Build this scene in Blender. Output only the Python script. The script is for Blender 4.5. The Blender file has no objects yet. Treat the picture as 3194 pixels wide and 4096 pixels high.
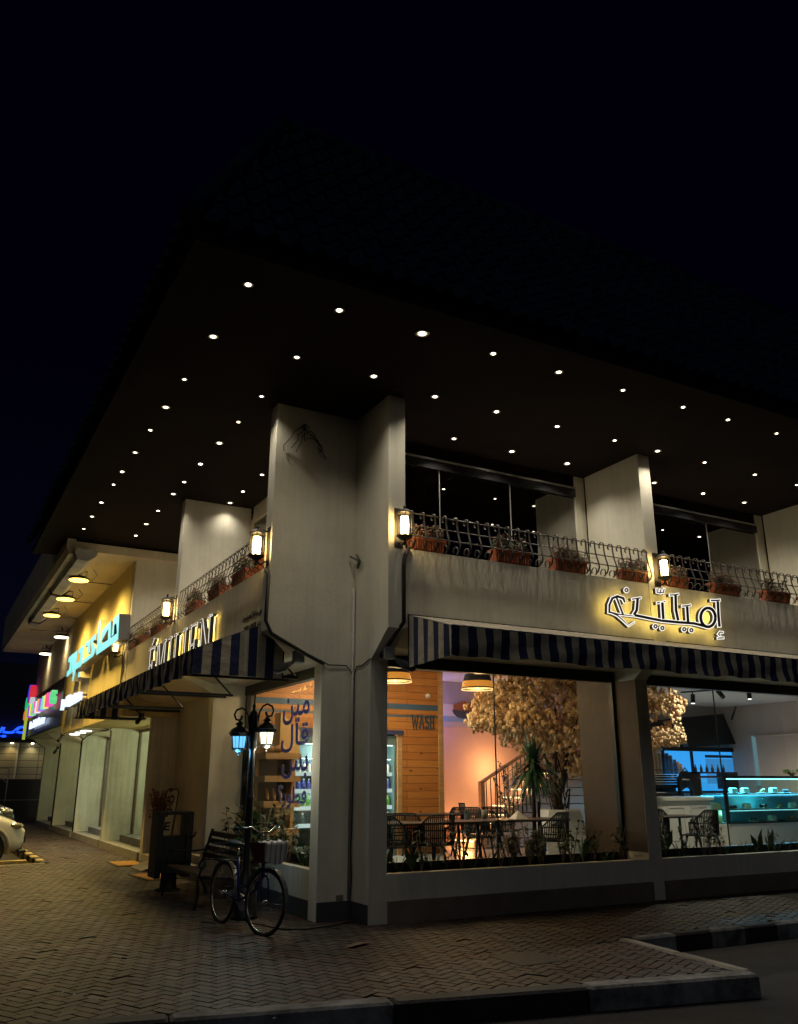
import bpy, math, random
from mathutils import Vector, Matrix
random.seed(7)
PI=math.pi
SC=bpy.context.scene; COL=SC.collection
# ---------------- camera ----------------
FPX=3375.0; PIT=math.atan(1080/3375.0); HD=math.radians(61.26)
CAM=Vector((-4.957,-9.807,1.62))
FH=Vector((math.cos(HD),math.sin(HD),0)); RT=Vector((math.sin(HD),-math.cos(HD),0)); UPZ=Vector((0,0,1))
FW=FH*math.cos(PIT)+UPZ*math.sin(PIT); UP=-FH*math.sin(PIT)+UPZ*math.cos(PIT)
cd=bpy.data.cameras.new('camera'); co=bpy.data.objects.new('camera',cd); COL.objects.link(co)
cd.sensor_fit='HORIZONTAL'; cd.sensor_width=36; cd.lens=36*FPX/3194; cd.clip_end=400; cd.clip_start=.05
M=Matrix((RT,UP,-FW)).transposed().to_4x4(); M.translation=CAM; co.matrix_world=M
SC.camera=co
# ---------------- world, added fill light, exposure ----------------
wd=bpy.data.worlds.new('World'); SC.world=wd; wd.use_nodes=True
nt=wd.node_tree; bg=nt.nodes['Background']
tc=nt.nodes.new('ShaderNodeTexCoord'); sx=nt.nodes.new('ShaderNodeSeparateXYZ'); cr=nt.nodes.new('ShaderNodeValToRGB')
nt.links.new(tc.outputs['Generated'],sx.inputs[0]); nt.links.new(sx.outputs[2],cr.inputs[0]); nt.links.new(cr.outputs[0],bg.inputs[0])
e=cr.color_ramp.elements; e[0].position=0; e[0].color=(.001,.002,.0065,1); e[1].position=.45; e[1].color=(.0004,.0001,.0024,1)
bg.inputs[1].default_value=1.0
sd=bpy.data.lights.new('fill_sun','SUN'); sd.energy=.07; sd.angle=math.radians(25); sd.color=(.85,.93,1)  # weak sun added as fill, standing in for unseen street light
so=bpy.data.objects.new('fill_sun',sd); COL.objects.link(so); so.rotation_euler=(math.radians(58),0,math.radians(-28))
SC.view_settings.view_transform='Standard'; SC.view_settings.look='None'; SC.view_settings.exposure=0; SC.view_settings.gamma=1
SC.cycles.max_bounces=8; SC.cycles.transparent_max_bounces=16; SC.cycles.glossy_bounces=3; SC.cycles.sample_clamp_indirect=3
SC.cycles.use_denoising=True
def W(px,py,ax,val):
    r=FW*FPX+RT*(px-1597)-UP*(py-2048); t=(val-CAM[ax])/r[ax]; return CAM+r*t
# ---------------- materials ----------------
MC={}
def mat(name,col,rough=.7,metal=0,var=0.0,vscale=3,bump=0.0,bscale=40,emit=None,es=0,stretch=None,col2=None,spec=None,coat=0):
    if name in MC: return MC[name]
    m=bpy.data.materials.new(name); m.use_nodes=True; n=m.node_tree; b=n.nodes['Principled BSDF']
    b.inputs['Base Color'].default_value=(*col,1); b.inputs['Roughness'].default_value=rough; b.inputs['Metallic'].default_value=metal
    if spec is not None: b.inputs['Specular IOR Level'].default_value=spec
    if coat: b.inputs['Coat Weight'].default_value=coat
    if emit: b.inputs['Emission Color'].default_value=(*emit,1); b.inputs['Emission Strength'].default_value=es
    if var or bump or col2:
        t=n.nodes.new('ShaderNodeTexCoord'); mp=n.nodes.new('ShaderNodeMapping'); n.links.new(t.outputs['Object'],mp.inputs[0])
        if stretch: mp.inputs['Scale'].default_value=stretch
    if var or col2:
        nz=n.nodes.new('ShaderNodeTexNoise'); nz.inputs['Scale'].default_value=vscale; nz.inputs['Detail'].default_value=6; nz.inputs['Roughness'].default_value=.65
        n.links.new(mp.outputs[0],nz.inputs['Vector'])
        r=n.nodes.new('ShaderNodeValToRGB'); r.color_ramp.elements[0].position=.33; r.color_ramp.elements[1].position=.68
        c2=col2 or tuple(c*(1-var) for c in col); c1=col if col2 else tuple(min(1,c*(1+var*.5)) for c in col)
        r.color_ramp.elements[0].color=(*c2,1); r.color_ramp.elements[1].color=(*c1,1)
        n.links.new(nz.outputs[0],r.inputs[0]); n.links.new(r.outputs[0],b.inputs['Base Color'])
    if bump:
        n2=n.nodes.new('ShaderNodeTexNoise'); n2.inputs['Scale'].default_value=bscale; n2.inputs['Detail'].default_value=5; n.links.new(mp.outputs[0],n2.inputs['Vector'])
        bp=n.nodes.new('ShaderNodeBump'); bp.inputs['Strength'].default_value=bump; bp.inputs['Distance'].default_value=.02
        n.links.new(n2.outputs[0],bp.inputs['Height']); n.links.new(bp.outputs[0],b.inputs['Normal'])
    MC[name]=m; return m
def emit(name,col,s):
    return mat(name,(.02,.02,.02),.5,emit=col,es=s)
def glass(name,tint=(.9,.95,.95),ior=1.5,rough=0.0,boost=0.0):
    if name in MC: return MC[name]
    m=bpy.data.materials.new(name); m.use_nodes=True; n=m.node_tree; n.nodes.clear()
    o=n.nodes.new('ShaderNodeOutputMaterial'); mx=n.nodes.new('ShaderNodeMixShader'); tr=n.nodes.new('ShaderNodeBsdfTransparent'); gl=n.nodes.new('ShaderNodeBsdfGlossy'); fr=n.nodes.new('ShaderNodeFresnel')
    tr.inputs[0].default_value=(*tint,1); gl.inputs['Roughness'].default_value=rough; fr.inputs[0].default_value=ior
    ad=n.nodes.new('ShaderNodeMath'); ad.operation='ADD'; ad.inputs[1].default_value=boost; ad.use_clamp=True
    ge=n.nodes.new('ShaderNodeNewGeometry'); iv=n.nodes.new('ShaderNodeMath'); iv.operation='SUBTRACT'; iv.inputs[0].default_value=1; n.links.new(ge.outputs['Backfacing'],iv.inputs[1])
    ml=n.nodes.new('ShaderNodeMath'); ml.operation='MULTIPLY'; n.links.new(ad.outputs[0],ml.inputs[0]); n.links.new(iv.outputs[0],ml.inputs[1])
    n.links.new(fr.outputs[0],ad.inputs[0]); n.links.new(ml.outputs[0],mx.inputs[0]); n.links.new(tr.outputs[0],mx.inputs[1]); n.links.new(gl.outputs[0],mx.inputs[2]); n.links.new(mx.outputs[0],o.inputs[0])
    MC[name]=m; return m
# ---------------- mesh building ----------------
class MB:
    def __init__(s): s.v=[]; s.f=[]; s.sm=[]
    def add(s,vs,fs,smooth=False):
        o=len(s.v); s.v+= [Vector(v) for v in vs]; s.f+=[tuple(i+o for i in f) for f in fs]; s.sm+=[smooth]*len(fs); return s
    def box(s,x0,x1,y0,y1,z0,z1,rz=0,c=None,M=None):
        vs=[Vector((x,y,z)) for z in(z0,z1) for y in(y0,y1) for x in(x0,x1)]
        if rz:
            cc=Vector(c or ((x0+x1)/2,(y0+y1)/2,0)); R=Matrix.Rotation(rz,3,'Z'); vs=[R@(v-cc)+cc for v in vs]
        if M: vs=[M@v for v in vs]
        return s.add(vs,[(0,2,3,1),(4,5,7,6),(0,1,5,4),(2,6,7,3),(0,4,6,2),(1,3,7,5)])
    def bbox(s,x0,x1,y0,y1,z0,z1,b=.01,M=None):   # box with chamfered vertical and top edges
        p=[(x0+b,y0),(x1-b,y0),(x1,y0+b),(x1,y1-b),(x1-b,y1),(x0+b,y1),(x0,y1-b),(x0,y0+b)]
        cx,cy=(x0+x1)/2,(y0+y1)/2; vs=[]
        for z,k in((z0,0),(z1-b,0),(z1,b)):
            for x,y in p: vs.append(Vector((x-math.copysign(k,x-cx),y-math.copysign(k,y-cy),z)))
        if M: vs=[M@v for v in vs]
        fs=[tuple(range(7,-1,-1)),tuple(range(16,24))]
        for r in(0,8):
            for i in range(8): j=(i+1)%8; fs.append((r+i,r+j,r+8+j,r+8+i))
        return s.add(vs,fs)
    def poly(s,pts,ext):     # planar polygon (3d pts) extruded along vector
        e=Vector(ext); n=len(pts); vs=[Vector(p) for p in pts]; vs+=[v+e for v in vs]
        fs=[tuple(range(n)),tuple(range(2*n-1,n-1,-1))]+[(i,i+n,(i+1)%n+n,(i+1)%n) for i in range(n)]
        return s.add(vs,fs)
    def profx(s,p,x0,x1): return s.poly([(x0,y,z) for y,z in p],(x1-x0,0,0))
    def profy(s,p,y0,y1): return s.poly([(x,y0,z) for x,z in p],(0,y1-y0,0))
    def tube(s,pts,r,n=6,closed=False,flat=None):
        pts=[Vector(p) for p in pts]; m=len(pts); rs=r if isinstance(r,(list,tuple)) else [r]*m
        vs=[]; up=None
        for i,p in enumerate(pts):
            a=pts[(i-1)%m] if (i or closed) else p; b=pts[(i+1)%m] if (i<m-1 or closed) else p
            d=(b-a); d=d.normalized() if d.length>1e-9 else Vector((0,0,1))
            if up is None:
                up=Vector((0,0,1)) if abs(d.z)<.9 else Vector((1,0,0))
                if flat is not None: up=Vector(flat)
            u=d.cross(up); u=u.normalized() if u.length>1e-6 else d.orthogonal().normalized(); w=u.cross(d).normalized()
            if flat is None: up=w
            for k in range(n):
                t=2*PI*k/n; vs.append(p+(u*math.cos(t)+w*math.sin(t))*rs[i])
        fs=[]
        for i in range(m if closed else m-1):
            j=(i+1)%m
            for k in range(n): l=(k+1)%n; fs.append((i*n+k,i*n+l,j*n+l,j*n+k))
        if not closed: fs+= [tuple(range(n-1,-1,-1)),tuple((m-1)*n+k for k in range(n))]
        return s.add(vs,fs,True)
    def ribbon(s,pts,w,t,side):   # flat bar: width w along 'side', thickness t
        pts=[Vector(p) for p in pts]; sd=Vector(side).normalized(); vs=[]; m=len(pts)
        for i,p in enumerate(pts):
            d=(pts[min(i+1,m-1)]-pts[max(i-1,0)]).normalized(); nn=d.cross(sd).normalized()
            for a,b in((-1,-1),(1,-1),(1,1),(-1,1)): vs.append(p+sd*a*w/2+nn*b*t/2)
        fs=[(i*4+k,i*4+(k+1)%4,i*4+4+(k+1)%4,i*4+4+k) for i in range(m-1) for k in range(4)]+[(3,2,1,0),tuple(m*4-4+k for k in range(4))]
        return s.add(vs,fs)
    def lathe(s,prof,n=20,c=(0,0,0),M=None,cap=True):
        c=Vector(c); vs=[]; m=len(prof)
        for r,z in prof:
            for k in range(n): t=2*PI*(k+.5)/n; vs.append(Vector((r*math.cos(t),r*math.sin(t),z))+c)
        if M: vs=[M@v for v in vs]
        fs=[(i*n+k,i*n+(k+1)%n,(i+1)*n+(k+1)%n,(i+1)*n+k) for i in range(m-1) for k in range(n)]
        if cap: fs+=[tuple(range(n-1,-1,-1)),tuple((m-1)*n+k for k in range(n))]
        return s.add(vs,fs,n>8)
    def ball(s,c,r,n=8,sq=(1,1,1)):
        c=Vector(c); m=max(4,n//2+1); vs=[]; 
        for i in range(m+1):
            a=-PI/2+PI*i/m
            for k in range(n): t=2*PI*k/n; vs.append(c+Vector((math.cos(a)*math.cos(t)*sq[0],math.cos(a)*math.sin(t)*sq[1],math.sin(a)*sq[2]))*r)
        return s.add(vs,[(i*n+k,i*n+(k+1)%n,(i+1)*n+(k+1)%n,(i+1)*n+k) for i in range(m) for k in range(n)],True)
    def leaf(s,p,d,up,l,w,droop=.2):
        p=Vector(p); d=Vector(d).normalized(); sd=d.cross(Vector(up)); sd=sd.normalized() if sd.length>1e-5 else d.orthogonal().normalized(); nn=sd.cross(d)
        a=p+d*l*.5+nn*0; t=p+d*l-Vector((0,0,droop*l))
        return s.add([p,a-sd*w/2+Vector((0,0,-.0)),t,a+sd*w/2,a+Vector((0,0,.05*l))],[(0,1,4),(1,2,4),(2,3,4),(3,0,4)])
    def build(s,name,m,parent=None,smooth=None,edge=None):
        off=Vector((0,0,0)); p=parent
        while p is not None and not p.get('_local'): off+=p.location; p=p.parent
        me=bpy.data.meshes.new(name); me.from_pydata([tuple(v-off) for v in s.v],[],s.f)
        me.polygons.foreach_set('use_smooth',[bool(x) if smooth is None else smooth for x in s.sm])
        if m: me.materials.append(m)
        me.update(); o=bpy.data.objects.new(name,me); COL.objects.link(o)
        if parent: o.parent=parent
        return o
def tag(o,label=None,cat=None,group=None,kind=None):
    if label: o['label']=label
    if cat: o['category']=cat
    if group: o['group']=group
    if kind: o['kind']=kind
    return o
def thing(name,label,cat,loc=(0,0,0),group=None,local=False,rz=0):
    o=bpy.data.objects.new(name,None); COL.objects.link(o); o.location=loc; o.rotation_euler=(0,0,rz); o.empty_display_size=.1
    if local: o['_local']=1
    return tag(o,label,cat,group)
def dup(root,loc,rz=None,label=None,scale=None):
    def cp(o,par):
        c=o.copy(); COL.objects.link(c); c.parent=par
        for ch in o.children: cp(ch,c)
        return c
    r=cp(root,None); r.location=loc
    if rz is not None: r.rotation_euler=(0,0,rz)
    if scale: r.scale=scale
    if label: r['label']=label
    return r
def spot(name,loc,power,col=(1,.85,.62),ang=120,blend=1,r=.04,d=(0,0,-1),parent=None):
    l=bpy.data.lights.new(name,'SPOT'); l.energy=power; l.color=col; l.spot_size=math.radians(ang); l.spot_blend=blend; l.shadow_soft_size=r
    o=bpy.data.objects.new(name,l); COL.objects.link(o); o.location=loc; o.rotation_euler=Vector(d).to_track_quat('-Z','Y').to_euler(); return o
def point(name,loc,power,col,r=.05):
    l=bpy.data.lights.new(name,'POINT'); l.energy=power; l.color=col; l.shadow_soft_size=r
    o=bpy.data.objects.new(name,l); COL.objects.link(o); o.location=loc; return o
FORMS={'ا':(0xFE8D,0xFE8E,0,0),'إ':(0xFE87,0xFE88,0,0),'ب':(0xFE8F,0xFE90,0xFE91,0xFE92),'ت':(0xFE95,0xFE96,0xFE97,0xFE98),'ج':(0xFE9D,0xFE9E,0xFE9F,0xFEA0),'ح':(0xFEA1,0xFEA2,0xFEA3,0xFEA4),'د':(0xFEA9,0xFEAA,0,0),'ر':(0xFEAD,0xFEAE,0,0),'س':(0xFEB1,0xFEB2,0xFEB3,0xFEB4),'ص':(0xFEB9,0xFEBA,0xFEBB,0xFEBC),'ط':(0xFEC1,0xFEC2,0xFEC3,0xFEC4),'ف':(0xFED1,0xFED2,0xFED3,0xFED4),'ق':(0xFED5,0xFED6,0xFED7,0xFED8),'ل':(0xFEDD,0xFEDE,0xFEDF,0xFEE0),'م':(0xFEE1,0xFEE2,0xFEE3,0xFEE4),'ن':(0xFEE5,0xFEE6,0xFEE7,0xFEE8),'ه':(0xFEE9,0xFEEA,0xFEEB,0xFEEC),'و':(0xFEED,0xFEEE,0,0),'ى':(0xFEEF,0xFEF0,0,0),'ي':(0xFEF1,0xFEF2,0xFEF3,0xFEF4),'ـ':(0x640,)*4}
def shape(s):
    out=[]
    for i,c in enumerate(s):
        if c not in FORMS: out.append(c); continue
        p=s[i-1] if i else ' '; n=s[i+1] if i+1<len(s) else ' '
        jp=p in FORMS and FORMS[p][2]!=0; jn=n in FORMS and FORMS[c][2]!=0
        out.append(chr(FORMS[c][3 if jp and jn else 1 if jp else 2 if jn else 0]))
    return ''.join(reversed(out))
def text(name,s,m,o,ex,ey,w,h,depth=.01,bold=0,parent=None,arabic=False):
    """lettering in the rectangle from o, w along ex, h along ey"""
    cu=bpy.data.curves.new('t','FONT'); cu.body=shape(s) if arabic else s; cu.size=1; cu.extrude=.001; cu.offset=bold; cu.resolution_u=3
    t=bpy.data.objects.new('t',cu); COL.objects.link(t); bpy.context.view_layer.update()
    me=bpy.data.meshes.new_from_object(t.evaluated_get(bpy.context.evaluated_depsgraph_get()))
    bpy.data.objects.remove(t); bpy.data.curves.remove(cu)
    if not me.vertices: return None
    par=list(range(len(me.vertices)))
    def fd(a):
        while par[a]!=a: par[a]=par[par[a]]; a=par[a]
        return a
    for e_ in me.edges:
        a,b=fd(e_.vertices[0]),fd(e_.vertices[1])
        if a!=b: par[a]=b
    ids={}; 
    xs=[v.co.x for v in me.vertices]; ys=[v.co.y for v in me.vertices]; x0,x1,y0,y1=min(xs),max(xs),min(ys),max(ys)
    ex=Vector(ex).normalized(); ey=Vector(ey).normalized(); nn=ex.cross(ey); o=Vector(o)
    off=Vector((0,0,0)); p=parent
    while p is not None and not p.get('_local'): off+=p.location; p=p.parent
    for i,v in enumerate(me.vertices):
        k=ids.setdefault(fd(i),len(ids)); zz=(v.co.z+.001)/.002
        v.co=o+ex*((v.co.x-x0)/(x1-x0)*w)+ey*((v.co.y-y0)/(y1-y0)*h)+nn*(zz*depth+(k%5)*.0006*zz)-off
    me.name=name; me.materials.clear(); me.materials.append(m); ob=bpy.data.objects.new(name,me); COL.objects.link(ob)
    if parent: ob.parent=parent
    return ob
def stroke2(pts,w):     # 2D thick polyline -> list of quads with mitred joints (outline strip)
    m=len(pts); L=[];R=[]; ws=w if isinstance(w,(list,tuple)) else [w]*m
    for i in range(m):
        a=Vector(pts[max(i-1,0)]); b=Vector(pts[i]); c=Vector(pts[min(i+1,m-1)])
        d1=(b-a); d2=(c-b); d1=d1.normalized() if d1.length>1e-6 else d2.normalized(); d2=d2.normalized() if d2.length>1e-6 else d1
        n1=Vector((-d1.y,d1.x)); n2=Vector((-d2.y,d2.x)); n=(n1+n2); n=n.normalized() if n.length>1e-3 else n1
        k=min(1.6,1/max(.3,n.dot(n1))); L.append(b+n*ws[i]/2*k); R.append(b-n*ws[i]/2*k)
    return L,R
def sign_strokes(mb,strokes,w,mapf,depthv,lift,grow=0.0):
    """each stroke = solid slab; mapf maps 2D to world; lift = base offset along depthv direction"""
    dn=Vector(depthv).normalized(); D=Vector(depthv)
    for si,st in enumerate(strokes):
        closed=False; ww=w
        if isinstance(st,tuple): st,ww=st
        pts=[Vector(p) for p in st]
        if grow and (pts[0]-pts[-1]).length>1e-4:
            d=(pts[0]-pts[1]).normalized(); pts[0]=pts[0]+d*grow; d=(pts[-1]-pts[-2]).normalized(); pts[-1]=pts[-1]+d*grow
        L,R=stroke2(pts,ww); n=len(pts)
        base=[mapf(p)+dn*(lift+.0008*(si%9)) for p in L]+[mapf(p)+dn*(lift+.0008*(si%9)) for p in R]
        top=[b+D for b in base]; vs=base+top; fs=[]; N=2*n
        for i in range(n-1):
            fs+=[(i,i+1,n+i+1,n+i),(N+i,N+n+i,N+n+i+1,N+i+1),(i,N+i,N+i+1,i+1),(n+i,n+i+1,N+n+i+1,N+n+i)]
        fs+=[(0,n,N+n,N),(n-1,N+n-1,N+2*n-1,2*n-1)]
        mb.add(vs,fs)
def arc(cx,cy,rx,ry,a0,a1,n=12):
    return [(cx+rx*math.cos(math.radians(a0+(a1-a0)*i/n)),cy+ry*math.sin(math.radians(a0+(a1-a0)*i/n))) for i in range(n+1)]
# ---------------- shared materials ----------------
def plaster(name,c,dirt,streak=.5):
    m=mat(name,c,.85,var=.1,vscale=1.1,bump=.13,bscale=45); n=m.node_tree; b=n.nodes['Principled BSDF']
    src=b.inputs['Base Color'].links[0].from_socket; t=n.nodes.new('ShaderNodeTexCoord')
    def nz(sc,scale,lo,hi,cl):
        mp=n.nodes.new('ShaderNodeMapping'); mp.inputs['Scale'].default_value=sc; n.links.new(t.outputs['Object'],mp.inputs[0]); z=n.nodes.new('ShaderNodeTexNoise'); z.inputs['Scale'].default_value=scale; z.inputs['Detail'].default_value=8; z.inputs['Roughness'].default_value=.7; n.links.new(mp.outputs[0],z.inputs['Vector'])
        r=n.nodes.new('ShaderNodeValToRGB'); r.color_ramp.elements[0].position=lo; r.color_ramp.elements[1].position=hi; r.color_ramp.elements[0].color=(*cl,1); r.color_ramp.elements[1].color=(1,1,1,1); n.links.new(z.outputs[0],r.inputs[0]); return r.outputs[0]
    k=tuple(1-streak*(1-q) for q in (.62,.58,.5))
    for o_ in (nz((7,7,.35),1.6,.36,.56,k),nz((1,1,1),.9,.30,.52,tuple(dirt)),nz((1,1,1),14,.25,.36,(.8,.77,.72))):
        x=n.nodes.new('ShaderNodeMix'); x.data_type='RGBA'; x.blend_type='MULTIPLY'; x.inputs[0].default_value=1; n.links.new(src,x.inputs[6]); n.links.new(o_,x.inputs[7]); src=x.outputs[2]
    n.links.new(src,b.inputs['Base Color']); return m
PLAS=plaster('plaster',(.72,.68,.56),(.9,.885,.85),.2)
PLASW=plaster('plaster_warm',(.66,.58,.43),(.88,.85,.8),.3)
PLASD=plaster('plaster_aged',(.60,.57,.48),(.78,.76,.7),.5)
YEL=mat('yellow_cladding',(.56,.45,.20),.8,var=.25,vscale=4,bump=.15,bscale=30,stretch=(1,3,.3))
DARKM=mat('black_metal',(.012,.012,.014),.45,metal=.3)
IRON=mat('wrought_iron',(.05,.042,.035),.5,metal=.4,bump=.1,bscale=60)
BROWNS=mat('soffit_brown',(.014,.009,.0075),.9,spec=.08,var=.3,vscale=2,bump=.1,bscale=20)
TILE=mat('roof_tile',(.018,.034,.062),.85,spec=.1,var=.4,vscale=5,bump=.3,bscale=25)
PLINTH=mat('stone_plinth',(.22,.17,.13),.6,var=.25,vscale=3,bump=.1)
GLASS=glass('shop_glass',(.88,.92,.9),1.5)
UGLASS=glass('upper_glass',(.35,.35,.35),1.6,boost=.3)
SOIL=mat('soil',(.02,.015,.01),.95,bump=.6,bscale=30,var=.4)
CONC=mat('concrete',(.27,.25,.22),.85,var=.25,vscale=5,bump=.2)
WHITE=mat('white_paint',(.75,.74,.7),.5)
H=6.69; ZR=4.54; ZL=4.38
# ---------------- ground ----------------
g=MB(); g.box(-120,120,-80,160,-.4,-.16); road=g.build('road',mat('asphalt',(.020,.018,.017),.9,var=.5,vscale=2.5,bump=.5,bscale=60)); tag(road,kind='structure')
PAVE=bpy.data.materials.new('block_paving'); PAVE.use_nodes=True
n=PAVE.node_tree; b=n.nodes['Principled BSDF']; b.inputs['Roughness'].default_value=.62
va=n.nodes.new('ShaderNodeVertexColor'); va.layer_name='block'; nz=n.nodes.new('ShaderNodeTexNoise'); nz.inputs['Scale'].default_value=.8; nz.inputs['Detail'].default_value=9; nz.inputs['Roughness'].default_value=.75
mx=n.nodes.new('ShaderNodeMix'); mx.data_type='RGBA'; mx.blend_type='MULTIPLY'; mx.inputs[0].default_value=.7
n2=n.nodes.new('ShaderNodeTexCoord'); n.links.new(n2.outputs['Object'],nz.inputs['Vector'])
gr=n.nodes.new('ShaderNodeValToRGB'); gr.color_ramp.elements[0].position=.36; gr.color_ramp.elements[0].color=(.14,.13,.13,1); gr.color_ramp.elements[1].position=.62; gr.color_ramp.elements[1].color=(1.1,1.05,1,1); n.links.new(nz.outputs[0],gr.inputs[0]); n.links.new(va.outputs[0],mx.inputs[6]); n.links.new(gr.outputs[0],mx.inputs[7]); n.links.new(mx.outputs[2],b.inputs['Base Color'])
n3=n.nodes.new('ShaderNodeTexNoise'); n3.inputs['Scale'].default_value=60; n.links.new(n2.outputs['Object'],n3.inputs['Vector'])
bp=n.nodes.new('ShaderNodeBump'); bp.inputs['Strength'].default_value=.35; bp.inputs['Distance'].default_value=.01; n.links.new(n3.outputs[0],bp.inputs['Height']); n.links.new(bp.outputs[0],b.inputs['Normal'])
# pavement outline (z=0), kerbs around it
OUT=[(.27,40),(-2.35,40),(-2.2,10.4),(-8,9.1),(-8,-1.87),(1.72,-3.88),(2.0,-2.05),(14,-2.3),(14,.2),(.27,.2)]
def inside(x,y,P):
    c=False
    for i in range(len(P)):
        x1,y1=P[i]; x2,y2=P[i-1]
        if (y1>y)!=(y2>y) and x<(x2-x1)*(y-y1)/(y2-y1)+x1: c=not c
    return c
g=MB(); g.poly([(x,y,-.155) for x,y in OUT],(0,0,.143)); base=g.build('pavement_base',mat('joint_sand',(.03,.025,.02),.95,bump=.3)); tag(base,kind='structure')
vs=[];fs=[];cl=[]
L_,Wd=.2,.1; th=math.radians(28); ct,st=math.cos(th),math.sin(th); rr=random.Random(3)
def blk(cx,cy,lx,ly,th_c=ct,th_s=st,z=None):
    if not inside(cx,cy,OUT): return
    if cx>6.5 or cy>30: return
    if math.hypot(cx+5,cy+9.8)<3: pass
    zz=rr.uniform(-.0015,.0025); o=len(vs); g_=.004
    if rr.random()<.012: zz-=.008
    tl=(rr.uniform(-.012,.012),rr.uniform(-.012,.012))
    for z_,k in ((zz,.003),(-.012,0)):
        for a,b_ in((-1,-1),(1,-1),(1,1),(-1,1)):
            dx=a*(lx/2-g_-k); dy=b_*(ly/2-g_-k); vs.append((cx+dx*th_c-dy*th_s,cy+dx*th_s+dy*th_c,z_+ (tl[0]*dx+tl[1]*dy if z_>-.01 else 0)))
    fs.extend([(o,o+1,o+2,o+3)]+[(o+4+i,o+4+(i+1)%4,o+(i+1)%4,o+i) for i in range(4)])
    r=rr.random(); c=(.066,.045,.033) if r<.55 else (.07,.031,.023) if r<.8 else (.042,.032,.027) if r<.97 else (.11,.095,.075); k=rr.uniform(.75,1.15); cl.extend([(c[0]*k,c[1]*k,c[2]*k,1)]*5)
for i in range(-260,330):
    for j in range(-300,300):
        k_=(i-j)%4
        if k_==0: px,py,lx,ly=(i+1)*Wd,(j+.5)*Wd,.2,.1
        elif k_==3: px,py,lx,ly=(i+.5)*Wd,(j+1)*Wd,.1,.2
        else: continue
        cx=px*ct-py*st; cy=px*st+py*ct+5
        if -8<cx<6.5 and -5<cy<30 and (cx<.3 or cy<.2): blk(cx,cy,lx,ly)
me=bpy.data.meshes.new('pavement'); me.from_pydata(vs,[],fs); ca=me.color_attributes.new('block','FLOAT_COLOR','CORNER')
buf=[]; 
for p_,c in zip(me.polygons,cl): buf+= list(c)*4
ca.data.foreach_set('color',buf); me.materials.append(PAVE); pv=bpy.data.objects.new('pavement',me); COL.objects.link(pv); tag(pv,kind='structure')
# kerbs: painted concrete blocks
KW=mat('kerb_white',(.32,.32,.33),.85,col2=(.05,.047,.044),vscale=3.5,bump=.4); KB=mat('kerb_black',(.018,.018,.02),.7,var=.4,vscale=8,bump=.4); KY=mat('kerb_yellow',(.62,.42,.08),.75,col2=(.3,.24,.15),vscale=6,bump=.4)
def kerb(name,label,p0,p1,step,mats,w=.16,z0=-.16,z1=.02,grp=None):
    p0=Vector(p0);p1=Vector(p1);d=(p1-p0);n_=max(1,round(d.length/step)); d/=n_; a=math.atan2(d.y,d.x)
    root=tag(thing(name,label,'kerb',(p0.x,p0.y,-.16)),kind='structure')
    for i in range(n_):
        c=p0+d*(i+.5); l=d.length-.012
        Mx=Matrix.Translation((c.x,c.y,0))@Matrix.Rotation(a,4,'Z')
        g=MB(); g.bbox(-l/2,l/2,-w/2,w/2,z0,z1,.02,M=Mx); g.build('block',mats[i%len(mats)],root)
kerb('kerb','black and white kerb along the pavement under the wide shop window',(2.15,-2.17),(14,-2.42),.55,[KW,KB])
kerb('kerb','peeling white kerb end block in front of the corner pavement',(1.8,-4.0),(-8,-1.97),1.55,[KW,KB],w=.2)
kerb('kerb','yellow and black kerb beside the white car and the shopfront steps',(-2.3,10.45),(-2.42,40),.5,[KB,KY])
kerb('kerb','short pale flush kerb closing the corner paving',(1.85,-3.9),(2.02,-2.1),.9,[CONC],w=.12,z1=.012)
kerb('kerb','thin pale kerb line where parking bay meets herringbone paving',(-8,9.2),(-2.3,10.4),1.2,[CONC],w=.1,z1=.012)
# ---------------- cafe building ----------------
B=thing('cafe_building','two storey white corner cafe with fins, big shop windows and tiled overhanging roof','building',(0,0,0))
g=MB()  # corner pillar
g.profx([(-.483,H),(-.483,3.48),(0,3.12),(0,.0),(.5,0),(.5,H)],0,.25)
g.profy([(-1.24,H),(-1.24,3.5),(-.46,3.12),(-.45,.0),(0.003,0),(0.003,H)],.5,.75)
g.box(.003,.25,.503,.747,0,H-.003)
pil=g.build('corner_pillar',PLAS,B)
g=MB(); g.box(-.452,-.004,.485,.5,0,.22); g.box(-.015,0,.004,.484,0,.22); g.build('skirting',mat('dark_skirting',(.05,.055,.06),.6),pil)
g=MB(); g.box(-.19,-.1,.482,.5,.235,.29); g.build('socket_box',mat('socket',(.2,.16,.1),.5),pil)
g=MB(); g.box(-.36,-.345,.49,.5,0,.01)
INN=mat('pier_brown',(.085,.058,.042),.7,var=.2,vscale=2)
for k in(1,2,3):
    x=(0,4.56,9.15,13.75)[k]
    g=MB(); g.profx([(-.483,H),(-.483,3.48),(0,3.12),(0,0),(.58,0),(.58,3.3),(.8,3.9),(.8,H)],x,x+.25); pk=g.build('pillar',PLAS,B)
    if k==1: g=MB(); g.box(x-.004,x+.254,.58,1.35,.3,3.77); g.build('inner_pier',INN,pk); g=MB(); g.box(x-.005,x,.012,.575,.64,3.12); g.build('brown_sheet',INN,pk)  # thin brown sheet over the pier face beside the pane
for k,y in enumerate((5.3,)):
    g=MB(); g.profy([(-1.24,H),(-1.24,3.5),(-.46,3.12),(-.45,0),(.35,0),(.35,3.7),(0.05,3.9),(0.05,H)],y,y+.25); g.build('pillar',PLAS,B)
g=MB(); g.profy([(-1.22,H-.002),(-1.22,3.6),(.05,3.6),(.05,H-.002)],9.5,9.76); g.build('pillar',PLAS,B)
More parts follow.
